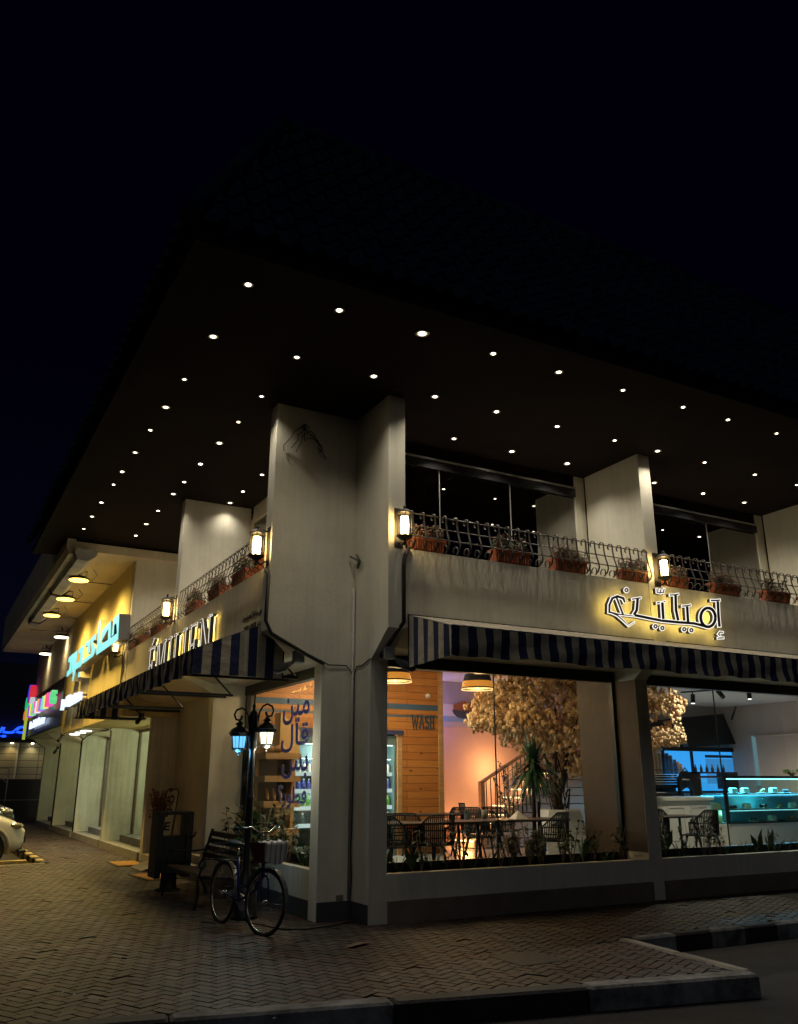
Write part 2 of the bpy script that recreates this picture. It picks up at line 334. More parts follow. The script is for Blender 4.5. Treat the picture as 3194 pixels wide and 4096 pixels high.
g=MB(); g.profx([(-.47,ZR),(-.47,3.5),(0.0,3.31),(.62,3.27),(.62,4.35),(-.3,4.35),(-.3,ZR)],.26,16); g.box(.26,16,-.3,.85,4.35,4.36)
par1=g.build('parapet',PLAS,B)
g=MB(); g.profy([(-1.21,ZL),(-1.21,3.5),(-.5,3.31),(.32,3.27),(.32,4.2),(-1.05,4.2),(-1.05,ZL)],.76,9.8)
par2=g.build('parapet',PLASW,B)
# soffit and roof
g=MB(); g.box(-3.2,17,-2.55,10.85,H,H+.08); g.build('soffit',BROWNS,B)
g=MB(); g.box(-3.32,17,-2.68,-2.55,H-.02,H+.12); g.box(-3.32,-3.2,-2.55,10.95,H-.02,H+.12); g.build('gutter_board',mat('gutter_board',(.01,.008,.008),.9,spec=.1),B)
def rooface(a,b,inn,h,rows,flip=False):
    """wavy roman tiles rising from eave a-b inward by inn"""
    a=Vector(a);b=Vector(b); L=(b-a).length; ex=(b-a)/L; iv=Vector(inn); nn=ex.cross(iv+Vector((0,0,h))).normalized()
    if nn.dot(Vector((0,0,1)))<0: nn=-nn
    per=.26; nx=int(L/per*8); vs=[];fs=[]; 
    for r in range(rows):
        for e_ in(0,1):
            t=(r+e_*1.06)/rows
            for i in range(nx+1):
                s_=i/nx*L; tt=(s_%per)/per
                w_=.07*max(0,math.sin(PI*min(1,tt/.55))) if tt<.55 else -.015
                mn=t*iv.length; mxx=L-t*iv.length if False else L
                p=a+ex*max(s_,mn if flip!=2 else 0)+iv*t+Vector((0,0,h*t))+nn*(w_+(.035 if e_==0 else 0))
                vs.append(p)
    c=nx+1
    for r in range(rows):
        for i in range(nx):
            o=(r*2)*c+i; fs.append((o,o+1,o+c+1,o+c))
            if r<rows-1: fs.append((o+c,o+c+1,o+2*c+1,o+2*c))
    return vs,fs
g=MB(); v_,f_=rooface((-3.42,-2.78,6.83),(17,-2.78,6.83),(0,1.42,0),2.8,9); g.add(v_,f_)
v_,f_=rooface((-3.42,-2.78,6.83),(-3.42,10.95,6.83),(1.42,0,0),2.8,9); g.add(v_,f_); 
g.box(-1.95,17,-1.34,11,9.5,9.62); g.tube([(-3.42,-2.78,6.9),(-2.0,-1.36,9.7)],.1,8); g.tube([(-2.0,-1.36,9.68),(17,-1.36,9.68)],.09,8)
g.build('roof',TILE,B)
# lower walls right side
for x0,x1 in((.25,4.56),(4.81,9.15),(9.4,13.75)):
    w=MB(); w.box(x0,x1,.004,.13,0,.55); wl=w.build('wall',PLAS,B)
    w=MB(); w.box(x0+.01,x1,-.05,.004,0,.25)
    pl=w.build('plinth',PLINTH,wl)
    w=MB(); w.box(x0,x1,.13,.46,0,.5); so_=w.build('planter_soil',SOIL,wl)
    w=MB(); w.box(x0,x1,.46,.53,0,.63); w.build('planter_edge',DARKM,wl)
    fr=MB(); fr.box(x0,x1,.44,.56,3.12,3.28); fr.box(x0,x0+.05,.46,.54,.63,3.12); fr.box(x1-.05,x1,.46,.54,.63,3.12); win=fr.build('window_frame',DARKM,B)
    xs=[x0+.05,x0+2.02,x1-.05]
    for i in range(2):
        p=MB(); p.box(xs[i]+.004,xs[i+1]-.004,.495,.505,.64,3.13); p.build('pane',GLASS,win)
    p=MB(); p.box(xs[1]-.006,xs[1]+.006,.49,.51,.63,3.12); p.build('joint',DARKM,win)
# left window
w=MB(); w.box(-.448,-.33,.76,5.3,.0,.57); wl=w.build('wall',PLASD,B)
w=MB(); w.box(-.47,-.45,.77,5.29,0,.22); w.build('skirting',MC['dark_skirting'],wl)
w=MB(); w.box(-.33,.14,.76,5.3,0,.5); w.build('planter_soil',SOIL,wl)
w=MB(); w.box(.14,.2,.76,5.3,0,.63); w.build('planter_edge',DARKM,wl)
fr=MB(); fr.box(.12,.25,.76,5.3,3.12,3.28); fr.box(.14,.22,5.22,5.3,.63,3.12); fr.box(.14,.22,.76,.82,.63,3.12); win=fr.build('window_frame',DARKM,B)
for a,b_ in((.83,2.9),(2.91,5.21)):
    p=MB(); p.box(.175,.185,a,b_,.64,3.13); p.build('pane',GLASS,win)
# entrance bay L2 wall and glass door
w=MB(); w.box(.12,.3,7.35,9.85,0,3.3); w.build('wall',PLAS,B)
w=MB(); w.box(.12,.3,5.55,7.35,2.95,3.3); w.build('wall',PLAS,B)
w=MB(); w.box(.17,.23,5.55,5.61,.3,2.95); w.box(.17,.23,7.27,7.35,.3,2.95); w.box(.17,.23,5.61,7.27,2.87,2.95); dr=w.build('door',mat('brown_frame',(.12,.08,.05),.5),B)
p=MB(); p.box(.195,.205,5.62,6.33,.31,2.87); p.box(.195,.205,6.35,7.26,.31,2.87); p.build('pane',GLASS,dr)
p=MB(); p.box(.17,.193,6.2,6.3,2.3,2.42); p.build('hinge',DARKM,dr); p=MB(); p.tube([(.15,6.4,1.0),(.15,6.4,1.7)],.015); p.build('handle',DARKM,dr)
w=MB(); w.box(-.48,.12,5.56,9.85,0,.16); w.box(-.1,.12,5.56,9.85,.16,.3); w.build('step',CONC,B)
# upper floor glazing
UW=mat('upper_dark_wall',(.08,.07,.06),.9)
for x0,x1 in((.25,4.56),(4.81,9.15),(9.4,13.75)):
    fr=MB(); fr.box(x1-.22,x1,.83,.9,4.36,H-.004); f=fr.build('upper_window_frame',PLAS,B)
    fr=MB(); fr.box(x0,x1-.22,.84,.9,6.44,H-.004); fr.build('head_board',BROWNS,f)
    fr=MB(); fr.box(x0,x1-.22,.8,.84,6.30,6.46); h_=fr.build('head_rail',DARKM,f); fr=MB(); fr.box(x0,x1-.22,.785,.8,6.44,6.47); fr.build('head_trim',mat('alu',(.4,.4,.38),.4,metal=.6),f)
    n_=3; wd_=(x1-.22-x0)/n_
    for i in range(n_):
        p=MB(); p.box(x0+i*wd_+.004,x0+(i+1)*wd_-.004,.855,.865,4.37,6.42); p.build('pane',UGLASS,f)
    for i in(1,2): j=MB(); j.box(x0+i*wd_-.008,x0+i*wd_+.008,.85,.87,4.37,6.42); j.build('joint',mat('alu',(.4,.4,.38),.4,metal=.6),f)
fr=MB(); fr.box(.05,.13,.75,.9,4.3,6.45); fr.box(.05,.13,5.18,5.3,4.3,6.45); fr.box(.05,.13,.9,5.18,6.38,H-.004); f=fr.build('upper_window_frame',PLASW,B)
p=MB(); p.box(.085,.095,.9,5.18,4.3,6.38); p.build('pane',UGLASS,f)
w=MB(); w.box(.05,.2,5.56,9.8,4.2,H-.01); w.build('upper_wall',PLAS,B)
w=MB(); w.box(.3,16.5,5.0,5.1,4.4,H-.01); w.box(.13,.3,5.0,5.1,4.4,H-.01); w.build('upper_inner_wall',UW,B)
w=MB(); w.box(.3,17,.63,9.8,3.78,4.33); w.build('floor_slab',mat('ceiling_white',(.6,.6,.58),.9),B)
# interior shell
FLR=mat('interior_floor',(.42,.4,.36),.25,var=.12,vscale=2)
w=MB(); w.box(.24,17,.53,9.8,.0,.3); w.build('interior_floor',FLR,B)
def planks(name,c1,c2,axis='z',pitch=.145):
    m=bpy.data.materials.new(name); m.use_nodes=True; n=m.node_tree; b=n.nodes['Principled BSDF']; b.inputs['Roughness'].default_value=.55
    t=n.nodes.new('ShaderNodeTexCoord'); mp=n.nodes.new('ShaderNodeMapping'); n.links.new(t.outputs['Object'],mp.inputs[0]); mp.inputs['Rotation'].default_value=(PI/2,0,0)
    mp.inputs['Scale'].default_value=(1,1,1)
    br=n.nodes.new('ShaderNodeTexBrick'); n.links.new(mp.outputs[0],br.inputs['Vector']); br.inputs['Scale'].default_value=1; br.inputs['Brick Width'].default_value=2.3; br.inputs['Row Height'].default_value=pitch; br.inputs['Mortar Size'].default_value=.004; br.inputs['Color1'].default_value=(*c1,1); br.inputs['Color2'].default_value=(*c2,1); br.inputs['Mortar'].default_value=(.02,.01,.005,1)
    nz=n.nodes.new('ShaderNodeTexNoise'); m2=n.nodes.new('ShaderNodeMapping'); m2.inputs['Scale'].default_value=(1.2,1.2,14); n.links.new(t.outputs['Object'],m2.inputs[0]); n.links.new(m2.outputs[0],nz.inputs['Vector']); nz.inputs['Scale'].default_value=2.5; nz.inputs['Detail'].default_value=6
    vo=n.nodes.new('ShaderNodeTexVoronoi'); m3=n.nodes.new('ShaderNodeMapping'); m3.inputs['Scale'].default_value=(2.6,2.6,5); n.links.new(t.outputs['Object'],m3.inputs[0]); n.links.new(m3.outputs[0],vo.inputs['Vector']); vo.inputs['Scale'].default_value=1
    rp=n.nodes.new('ShaderNodeValToRGB'); rp.color_ramp.elements[0].position=.05; rp.color_ramp.elements[0].color=(.12,.05,.03,1); rp.color_ramp.elements[1].position=.11; rp.color_ramp.elements[1].color=(1,1,1,1); n.links.new(vo.outputs['Distance'],rp.inputs[0])
    x=n.nodes.new('ShaderNodeMix'); x.data_type='RGBA'; x.blend_type='MULTIPLY'; x.inputs[0].default_value=.55; n.links.new(br.outputs[0],x.inputs[6]); n.links.new(nz.outputs[0],x.inputs[7])
    y=n.nodes.new('ShaderNodeMix'); y.data_type='RGBA'; y.blend_type='MULTIPLY'; y.inputs[0].default_value=.9; n.links.new(x.outputs[2],y.inputs[6]); n.links.new(rp.outputs[0],y.inputs[7]); n.links.new(y.outputs[2],b.inputs['Base Color'])
    MC[name]=m; return m
WOOD=planks('pine_boards',(.66,.27,.065),(.54,.20,.045))
WOODT=mat('pine_trim',(.5,.3,.14),.5,var=.3,vscale=3,stretch=(1,1,6))
w=MB(); w.box(.3,1.02,5.2,5.3,.3,3.78); w.box(1.02,3.23,5.2,5.3,2.55,3.78); w.box(3.23,4.17,5.2,5.3,.3,3.78); ww=w.build('wood_wall',WOOD,B)
w=MB(); w.box(4.17,4.28,5.17,5.34,.3,3.78); w.box(3.235,3.33,5.175,5.2,.3,2.5); w.build('corner_trim',WOODT,ww)
BLUEP=mat('blue_stripe',(.05,.11,.2),.6)
w=MB(); w.box(.3,4.17,5.194,5.2,2.99,3.1); w.box(.3,4.17,5.194,5.2,2.845,2.885); w.build('stripe',BLUEP,ww)
w=MB(); w.box(.9,3.34,5.12,5.2,2.5,2.58); w.build('header_board',mat('navy',(.03,.04,.12),.5),ww)
PINK=mat('plaster_interior',(.66,.43,.36),.8,var=.05,vscale=2)
w=MB(); w.box(4.28,10.5,6.62,6.72,.3,3.78); w.box(4.22,4.28,5.34,6.72,.3,3.78); w.build('interior_wall',PINK,B)
BEI=mat('beige_interior',(.5,.42,.36),.8,var=.05,vscale=2)
w=MB(); w.box(10.5,16.4,8.5,8.6,.3,3.78); w.box(10.5,10.6,6.72,8.5,.3,3.78); w.box(16.4,16.5,.6,8.6,.3,3.78); w.build('interior_wall',BEI,B)
w=MB(); w.box(.3,4.28,9.7,9.8,.3,3.78); w.build('interior_wall',WOOD,B)
w=MB(); w.box(5.5,5.51,9.0,9.01,.3,.31)
# pipes and cables on the pillar
CAB=mat('grey_cable',(.1,.095,.08),.6)
def pipe(label,pts,r,m=CAB,name='pipe',cat='pipe'):
    g=MB(); g.tube(pts,r,8); o=g.build(name,m); tag(o,label,cat); return o
pipe('grey conduit running down the inner corner of the big white pillar',[(-.03,.47,4.15),(-.03,.47,.25)],.022,mat('conduit',(.4,.38,.33),.6))
pipe('black cable hugging the inner corner beside the grey conduit and trailing at the base',[(.012-.03,.44,3.0),(-.02,.42,1.6),(-.025,.43,1.0),(0-.05,.40,.8),(-.02,.42,.5),(-.03,.43,.25),(-.08,.3,.02),(-.3,.15,.012),(-.8,.05,.012),(-1.0,.2,.012),(-1.2,.9,.012)],.008,DARKM,'cable','cable')
pipe('thick dark pipe below the wall lantern on the right fin of the pillar',[(.3,-.5,4.55),(.22,-.53,4.42),(.2,-.53,4.3),(.2,-.53,3.55),(.15,-.4,3.42),(.1,-.1,3.16)],.028,IRON)
pipe('thick dark pipe dropping beside the blue and white awning side flap',[(-1.27,.6,4.3),(-1.27,.47,4.2),(-1.28,.47,3.6),(-1.2,.46,3.44),(-.7,.46,3.2),(-.45,.47,3.1)],.026,IRON)
pipe('thin cable looped across the two faces of the pillar above head height',[(-.5,.48,3.15),(-.38,.475,3.09),(-.12,.48,3.1),(-.06,.47,3.03),(-.01,.45,2.9)],.008,DARKM,'cable','cable')
pipe('thin cable curving to the dark lamp on the right fin',[(-.012,.44,3.0),(-.013,.38,3.08),(-.013,.2,3.08),(-.012,.02,3.13),(.06,-.02,3.2),(.2,-.1,3.35)],.008,DARKM,'cable','cable')
g=MB(); rr=random.Random(5)
for k in range(5):
    p=[(-.83,.49,6.45)]; x,z=-.83,6.45
    for i in range(7): x+=rr.uniform(-.05,.05)+(.03 if k%2 else -.02); z-=rr.uniform(.03,.09); p.append((x,.48-rr.uniform(0,.04),z))
    g.tube(p,.006,5)
g.tube([(-.84,.48,6.4)]+[(-.72+.14*math.cos(a),.47,6.12+.13*math.sin(a)) for a in [2.6,2,1.4,.8,0,-.6]],.006,5)
tag(g.build('cable',DARKM),'tangle of loose wires hanging near the top of the white pillar','cable')
g=MB(); g.tube([(-.02,.42,4.62),(-.06,.25,4.5),(-.03,.36,4.42)],.02,6); g.tube([(-.1,.46,4.6),(-.02,.3,4.5)],.015,5); tag(g.build('bracket',CAB),'small broken metal stub sticking out of the pillar inner corner','bracket')
# covers and litter on the paving
g=MB(); g.bbox(.2,.75,-2.75,-2.2,-.01,.006,.004); dcv=g.build('drain_cover',mat('cast_iron',(.03,.028,.026),.55,metal=.5,bump=.8,bscale=50)); tag(dcv,'square cast iron cover set in the paving before the pillar','drain cover')
rr=random.Random(21); LITM=mat('litter_paper',(.2,.19,.17),.8)
g=MB()
for k in range(70):
    x=rr.uniform(-5,1.5); y=rr.uniform(-3.4,6); r_=rr.uniform(.008,.03); a=rr.uniform(0,6)
    g.add([(x+r_*math.cos(a+q)*rr.uniform(.6,1),y+r_*math.sin(a+q)*rr.uniform(.5,1),.006+rr.uniform(0,.008)) for q in(0,1.4,2.9,4.3)],[(0,1,2,3)])
lit=g.build('litter',LITM); tag(lit,'scattered grit, dry leaf bits and scraps on the paving','litter',None,'stuff')
# ---------------- neighbour shops ----------------
S=thing('shop_building','long neighbouring shop row with yellow fascia, deep lit eave and grey piers','building',(0,10,0))
w=MB(); w.box(-1.24,.5,9.8,18.4,3.0,6.45); w.build('fascia',YEL,S)
w=MB(); w.box(-1.236,-1.15,9.68,9.8,4.4,6.6); w.build('edge_trim',PLASW,S)
w=MB(); w.box(-1.2,.5,18.4,27.5,3.6,6.45); w.build('upper_wall',PLASW,S)
BLK=mat('black_cladding',(.02,.02,.024),.35)
w=MB(); w.box(-1.3,-1.2,18.4,28,3.3,4.75); w.build('sign_board',BLK,S)
w=MB(); w.box(-2.6,.5,9.2,26.5,6.45,6.64); w.build('eave_slab',PLASW,S)
for y in (12.3,15,17.7,20.5): w=MB(); w.box(-2.3,-1.24,y,y+.03,6.435,6.45); w.build('eave_joint',DARKM,S)
w=MB(); w.profy([(-2.78,7.6),(-2.78,6.5),(-2.72,6.34),(-2.6,6.34),(-2.6,7.6)],9.2,25.6); w.build('eave_fascia',PLASD,S)
w=MB(); w.profy([(-2.59,6.45),(-2.63,6.36),(-2.56,6.2),(-2.33,6.18),(-2.18,6.3),(-2.15,6.44)],9.0,18.2); w.build('duct',mat('duct_foil',(.45,.46,.46),.5,metal=.3,bump=.9,bscale=8,var=.3),S)
for y in(13.0,17.5):
    w=MB(); w.profy([(-2.59,6.45),(-2.65,6.36),(-2.57,6.17),(-2.32,6.15),(-2.16,6.28),(-2.13,6.44)],y,y+.08); w.build('duct_band',DARKM,S)
for k,y in enumerate((9.85,14.5,19.15,23.8,28.3)):
    w=MB(); w.profy([(-1.22,3.6),(-1.22,3.42),(-.46,2.93 if k else 3.1),(-.45,0),(.6,0),(.6,3.6)],y,y+.25); w.build('pillar',PLASD if k<3 else PLASW,S)
w=MB(); w.box(-1.2,.6,9.8,14.6,3.0,3.2) if 0 else w.box(-1.22,.6,14.75,18.4,2.98,3.02); w.box(-1.0,.6,9.8,14.75,3.12,3.2); w.box(-1.2,.6,18.4,28.5,3.28,3.6); w.build('canopy_soffit',PLASW,S)
PALE=mat('lit_blind',(.55,.5,.35),.8)
SG=glass('shop_glass_side',(.75,.85,.78),1.4)
for k,(y0,y1) in enumerate(((10.1,14.5),(14.75,19.15),(19.4,23.8),(24.05,28.3))):
    w=MB(); w.box(-.5,.3,y0,y1,0,.17); w.box(-.12,.3,y0,y1-.6,.17,.33); st_=w.build('step',CONC,S)
    w=MB(); w.box(.28,.34,y0,y0+.06,.17,2.98); w.box(.28,.34,y1-.06,y1,.17,2.98); w.box(.28,.34,y0+.06,y1-.06,2.9,2.98); f=w.build('shopfront_frame',mat('brown_frame',(.12,.08,.05),.5),S)
    p=MB(); p.box(.3,.312,y0+.06,y1-.06,.33,2.9); p.build('pane',SG,f)
    p=MB(); p.box(2.2,2.25,y0+.0,y1+.2,.33,3.0); p.box(.6,2.2,y0,y1+.2,.3,.33); p.build('interior_panel',PALE if k<2 else PLASD,S)
    point('shop_fill',(1.2,(y0+y1)/2,2.6),(150,150,60,40)[k],(1,.92,.66),.25)  # unseen lamp added in each bay to brighten the piers
w=MB()
for i in range(3): w.lathe([(.14,2.955),(.14,2.975)],20,(-.95+i*.0,15.6+i*1.0,0))
l3=w.build('canopy_light',emit('white_lit',(1,.95,.85),6),S)
for i in range(3): spot('canopy_beam',(-.95,15.6+i,2.93),42,(1,.95,.8),160,1,.13)
w=MB(); w.tube([(-1.23,9.84,4.3),(-1.23,9.84,3.3)],.03,6); w.build('cable_pipe',IRON,S)
for p_ in ([(-.5,14.45,3.0),(-.55,14.9,2.95),(-.6,16,3.0),(-.52,18,2.95),(-.5,19.1,2.85),(-.48,19.1,.1)],[(-.5,23.7,2.9),(-.5,23.75,.1)]):
    w=MB(); w.tube(p_,.02,5); w.build('cable',DARKM,S)
# ---------------- ceiling downlights under the eave ----------------
LENS=emit('downlight_lens',(1,.87,.66),14)
def make_down():
    t=thing('ceiling_downlight','x','downlight',(0,0,0),'downlights in the brown eave soffit',local=True)
    g=MB(); g.lathe([(.042,0),(.056,-.004),(.06,-.012),(.044,-.014),(.04,-.008)],14,cap=False); g.build('trim_ring',mat('ring',(.25,.22,.18),.4,metal=.5),t)
    g=MB(); g.lathe([(.0,-.016),(.026,-.016),(.03,-.01)],12,cap=False); g.build('lens',LENS,t)
    g=MB(); g.lathe([(.028,-.011),(.047,-.0125)],14,cap=False); g.build('glow_ring',emit('downlight_glow',(1,.78,.45),.55),t)  # dim emissive ring added to imitate a soft glow round the lens
    return t
d0=make_down(); first=True; rv=random.Random(8); LV=[emit('downlight_lens_a',(1,.87,.66),7),emit('downlight_lens_b',(1,.9,.72),20),LENS]
LX=[(-2.6,'outermost left column of lamps'),(-1.53,'second column from the street edge'),(-.45,'third column beside the left fins')]
YS=[-2.16,-.9,.38,1.37,2.3,3.34,4.35,5.1,6.26,7.27,8.25,9.63]; YN=['first','second','third','fourth','fifth','sixth','seventh','eighth','ninth','tenth','eleventh','last']
def put(x,y,lab):
    global first
    if first: d0.location=(x,y,H-.001); d0['label']=lab; first=False
    else:
        c_=dup(d0,(x,y,H-.001),label=lab)
        k_=1.5 if (abs(x+.45)<.1 and y<-2) else rv.uniform(.72,1.15); c_.scale=(k_,k_,1)
        for ch in c_.children:
            if ch.name.startswith('lens'): ch.material_slots[0].link='OBJECT'; ch.material_slots[0].material=LV[1] if (abs(x+.45)<.1 and y<-2) else rv.choice(LV)
    return spot('downlight_beam',(x,y,H-.03),(8 if (y<-2 or x<-2) else 26 if (x==-.45 and abs(y-5.1)<.01) else 42 if x==-1.53 else 62 if y<0 else 85)*rv.uniform(.8,1.2),(1,.91,.74),122,1,.04)
for xi,(x,xn) in enumerate(LX):
    for yi,y in enumerate(YS):
        if xi==2 and yi in(2,): continue
        put(x,y,'%s spot from the front eave, %s'%(YN[yi],('in the line along the left eave','in the middle line left of the pillar','in the line nearest the left windows')[xi]))
XN=['first','second','third','fourth','fifth','sixth','seventh','eighth','ninth','tenth','eleventh']
XR=[.57,1.6,2.7,3.83,4.74,5.8,7.02,8.12,9.2,10.3,11.4]
for yi,y in enumerate((-2.16,-.76,.38)):
    for xi,x in enumerate(XR):
        if yi==2 and (x<1 or xi in(4,)): continue
        if yi==0 and x>9: continue
        put(x,y,'%s spot past the pillar, %s'%(XN[xi],('in the line along the front eave','in the middle line above the shop sign','in the line close to the upper glass')[yi]))
# ---------------- wall lanterns ----------------
LGL=emit('lantern_glass_lit',(1,.83,.42),3.2); BULB=emit('lantern_bulb',(1,.74,.34),38)
def make_lantern():
    t=thing('wall_lantern','x','wall lantern',(0,0,0),'wall lanterns along the balcony parapets',local=True)
    g=MB(); g.box(-.065,.065,-.0,.02,-.27,.27); g.build('back_plate',IRON,t)
    g=MB(); g.tube([(0,0.0,-.2),(0,-.1,-.26),(0,-.16,-.22)],.014,6); g.ball((0,-.16,-.26),.022); g.build('bracket',IRON,t); g=MB(); g.tube([(0,0,.2),(0,-.1,.22),(0,-.16,.2)],.01,6); g.build('bracket',IRON,t)
    g=MB(); g.lathe([(.01,.27),(.025,.25),(.012,.235),(.02,.22),(.07,.2),(.105,.17),(.108,.155),(.09,.15)],8,(0,-.16,0),cap=False); g.build('cap',IRON,t,smooth=False)
    g=MB(); g.lathe([(.088,-.14),(.115,-.15),(.09,-.175),(.04,-.205),(.012,-.215),(.01,-.25)],8,(0,-.16,0)); g.build('base',IRON,t,smooth=False)
    g=MB()
    for k in range(8):
        a=2*PI*(k+.5)/8; g.tube([(.092*math.cos(a),-.16+.092*math.sin(a),-.14),(.092*math.cos(a),-.16+.092*math.sin(a),.155)],.006,4)
    g.build('glazing_bars',IRON,t)
    g=MB(); g.lathe([(.05,-.12),(.055,.0),(.05,.11)],10,(0,-.16,0)); g.build('bulb',BULB,t)
    g=MB(); g.lathe([(.084,-.14),(.084,.15)],8,(0,-.16,0),cap=False); g.build('glass',glass('lantern_glass',(1,.95,.8),1.3),t)
    return t
la=make_lantern(); LW=(1,.78,.36)
specs=[((.15,-.486,4.8),0,'lantern on the end of the right fin of the corner pillar'),
((4.75,-.486,4.78),0,'lantern beside the lit Arabic shop sign, on the second fin'),
((-1.243,.62,4.63),-PI/2,'lantern on the end of the left fin of the corner pillar'),
((-1.243,5.42,4.6),-PI/2,'lantern above the lit Latin letters, mid left balcony'),
((-1.243,9.95,4.55),-PI/2,'lantern at the yellow fascia edge next to the cyan letters')]
for i,(l,rz,lab) in enumerate(specs):
    if i==0: la.location=l; la.rotation_euler=(0,0,rz); la['label']=lab
    else: dup(la,l,rz,lab)
    o=Vector((0,-.16,0)); o.rotate(Matrix.Rotation(rz,3,'Z')); o=Vector(l)+o
# ---------------- balcony railings ----------------
def railing(label,o,ex,out,L,n,zb,group='wrought iron railings on the parapets'):
    o=Vector(o);ex=Vector(ex);out=Vector(out)
    t=thing('balcony_railing',label,'railing',(o.x,o.y,zb),group)
    sp=L/n
    def prof(s_):
        P=[(.0,.02),(.07,.06),(.1,.12),(.085,.2),(.05,.3),(.03,.42),(.03,.5)]
        P=[(a,b) for a,b in P]; c=(-.02,.5); 
        P+= [(c[0]+.05*math.cos(q),c[1]+.05*math.sin(q)) for q in [.4,.9,1.4,1.9,2.4,2.9,3.5,4.0]]
        return [o+ex*s_+out*a+Vector((0,0,zb+b)) for a,b in P]
    for i in range(n+1):
        s_=i*sp; g=MB(); g.ribbon(prof(s_),.026,.006,ex)
        q=[o+ex*s_+out*(-.02+.055*math.cos(a))+Vector((0,0,zb+.08+.055*math.sin(a))) for a in [-.6,0,.6,1.2,1.8,2.4,3.0,3.6]]
        g.ribbon(q,.022,.005,ex); g.build('bar',IRON,t)
    for z,a in((.5,.03),(.33,.045),(.17,.093)):
        g=MB(); p0=o+out*(a-.008)+Vector((0,0,zb+z)); g.tube([p0-ex*.03,p0+ex*(L+.03)],.009,4); g.build('rail',IRON,t)
    return t
railing('black curled iron railing between the corner pillar and the lit Arabic sign lantern',(.36,-.46,0),(1,0,0),(0,-1,0),4.2,24,ZR)
railing('black curled iron railing above the display case window, past the second lantern',(4.98,-.46,0),(1,0,0),(0,-1,0),4.2,24,ZR)
railing('black curled iron railing on the left balcony between pillar lantern and the LIEN letters',(-1.2,.86,0),(0,1,0),(-1,0,0),4.35,24,ZL)
railing('black curled iron railing ending at the yellow fascia and its small lantern',(-1.2,5.6,0),(0,1,0),(-1,0,0),4.1,24,ZL)
# flower boxes
TERR=mat('terracotta',(.36,.10,.04),.75,var=.4,vscale=6,bump=.2)
GRN=mat('leaf_green',(.05,.09,.03),.6,var=.4,vscale=9); DRY=mat('dry_stem',(.22,.16,.1),.8); FLW=mat('flower_pink',(.4,.09,.12),.7,col2=(.35,.22,.16),vscale=25)
def make_fbox(seed,dry,red):
    t=thing('flower_box','x','flower box',(0,0,0),'terracotta flower boxes behind the railing',local=True); r=random.Random(seed)
    g=MB(); g.poly([(-.28,-.07,0),(.28,-.07,0),(.31,-.1,.2),(-.31,-.1,.2)],(0,.0,0)) if 0 else None
    vs=[(-.27,-.07,0),(.27,-.07,0),(.27,.07,0),(-.27,.07,0),(-.3,-.09,.17),(.3,-.09,.17),(.3,.09,.17),(-.3,.09,.17)]
    g.add(vs,[(3,2,1,0),(0,1,5,4),(1,2,6,5),(2,3,7,6),(3,0,4,7),(4,5,6,7)])
    g.box(-.315,.315,-.105,.105,.17,.2)
    for i in range(12): x=-.25+i*.0455; g.box(x-.008,x+.008,-.097,-.075,.02,.165)
    g.build('pot',TERR,t)
    g=MB(); f=MB(); s_=MB()
    for k in range(78):
        x=r.uniform(-.27,.27); y=r.uniform(-.08,.08); h=r.uniform(.04,.23)
        tip=(x+r.uniform(-.06,.06),y+r.uniform(-.06,.04),.2+h); s_.tube([(x,y,.19),tip],.003,3)
        for q in range(4): g.leaf((tip[0],tip[1],tip[2]-q*.03),(r.uniform(-1,1),r.uniform(-1,1),r.uniform(-.1,.8)),(0,0,1),r.uniform(.035,.08),.032)
        if r.random()<red: f.ball(tip,r.uniform(.012,.022),5)
    if dry:
        for k in range(60):
            x=r.uniform(-.2,.27); s_.tube([(x,0,.18),(x+r.uniform(-.12,.12),r.uniform(-.12,.02),.26+r.random()*.08),(x+r.uniform(-.25,.25),r.uniform(-.22,0),.12+r.random()*.2)],.003,3)
    g.build('foliage',GRN if not dry else DRY,t); s_.build('stem',DRY,t)
    if f.v: f.build('blossom',FLW,t)
    return t
fb=[make_fbox(1,False,.9),make_fbox(2,False,.4),make_fbox(3,True,.1)]; used=set()
def place(k,loc,rz,lab,s=None):
    if k not in used: used.add(k); o=fb[k]; o.location=loc; o.rotation_euler=(0,0,rz); o['label']=lab; o.scale=s or (1,1,1); return o
    return dup(fb[k],loc,rz,lab,s)
for x,k,lab in((.62,0,'terracotta box of pink flowers right beside the pillar lantern'),(2.0,1,'terracotta box of pale flowers, second from the corner pillar on the front parapet'),(3.05,2,'terracotta box overflowing with dry stems, before the second fin'),(4.3,0,'terracotta box of red flowers just before the second front lantern'),
               (5.2,0,'short terracotta box of pink flowers right after the second front lantern'),(6.35,2,'dark terracotta box of withered stems over the Arabic sign end'),(7.6,1,'dark terracotta box at the far end of the front parapet'),(8.6,1,'terracotta box beyond the last box on the front parapet')):
    place(k,(x,-.39,ZR),0,lab,(.85,.9,.9) if x<1 or x==5.2 else None)
for y,k,lab in((1.0,1,'terracotta box directly behind the pillar lantern on the left parapet'),(2.0,1,'terracotta box above the registration plate on the left parapet'),(3.2,2,'terracotta box with dry stems above the last Latin letter'),(4.6,1,'terracotta box just before the middle left lantern'),(5.75,0,'terracotta box with red flowers just past the middle left lantern'),(7.2,2,'terracotta box over the accented first letter'),(8.6,1,'terracotta box close to the yellow fascia'),(9.5,0,'small box of red flowers at the railing end by the yellow wall')):
    place(k,(-1.11,y,ZL),-PI/2,lab)
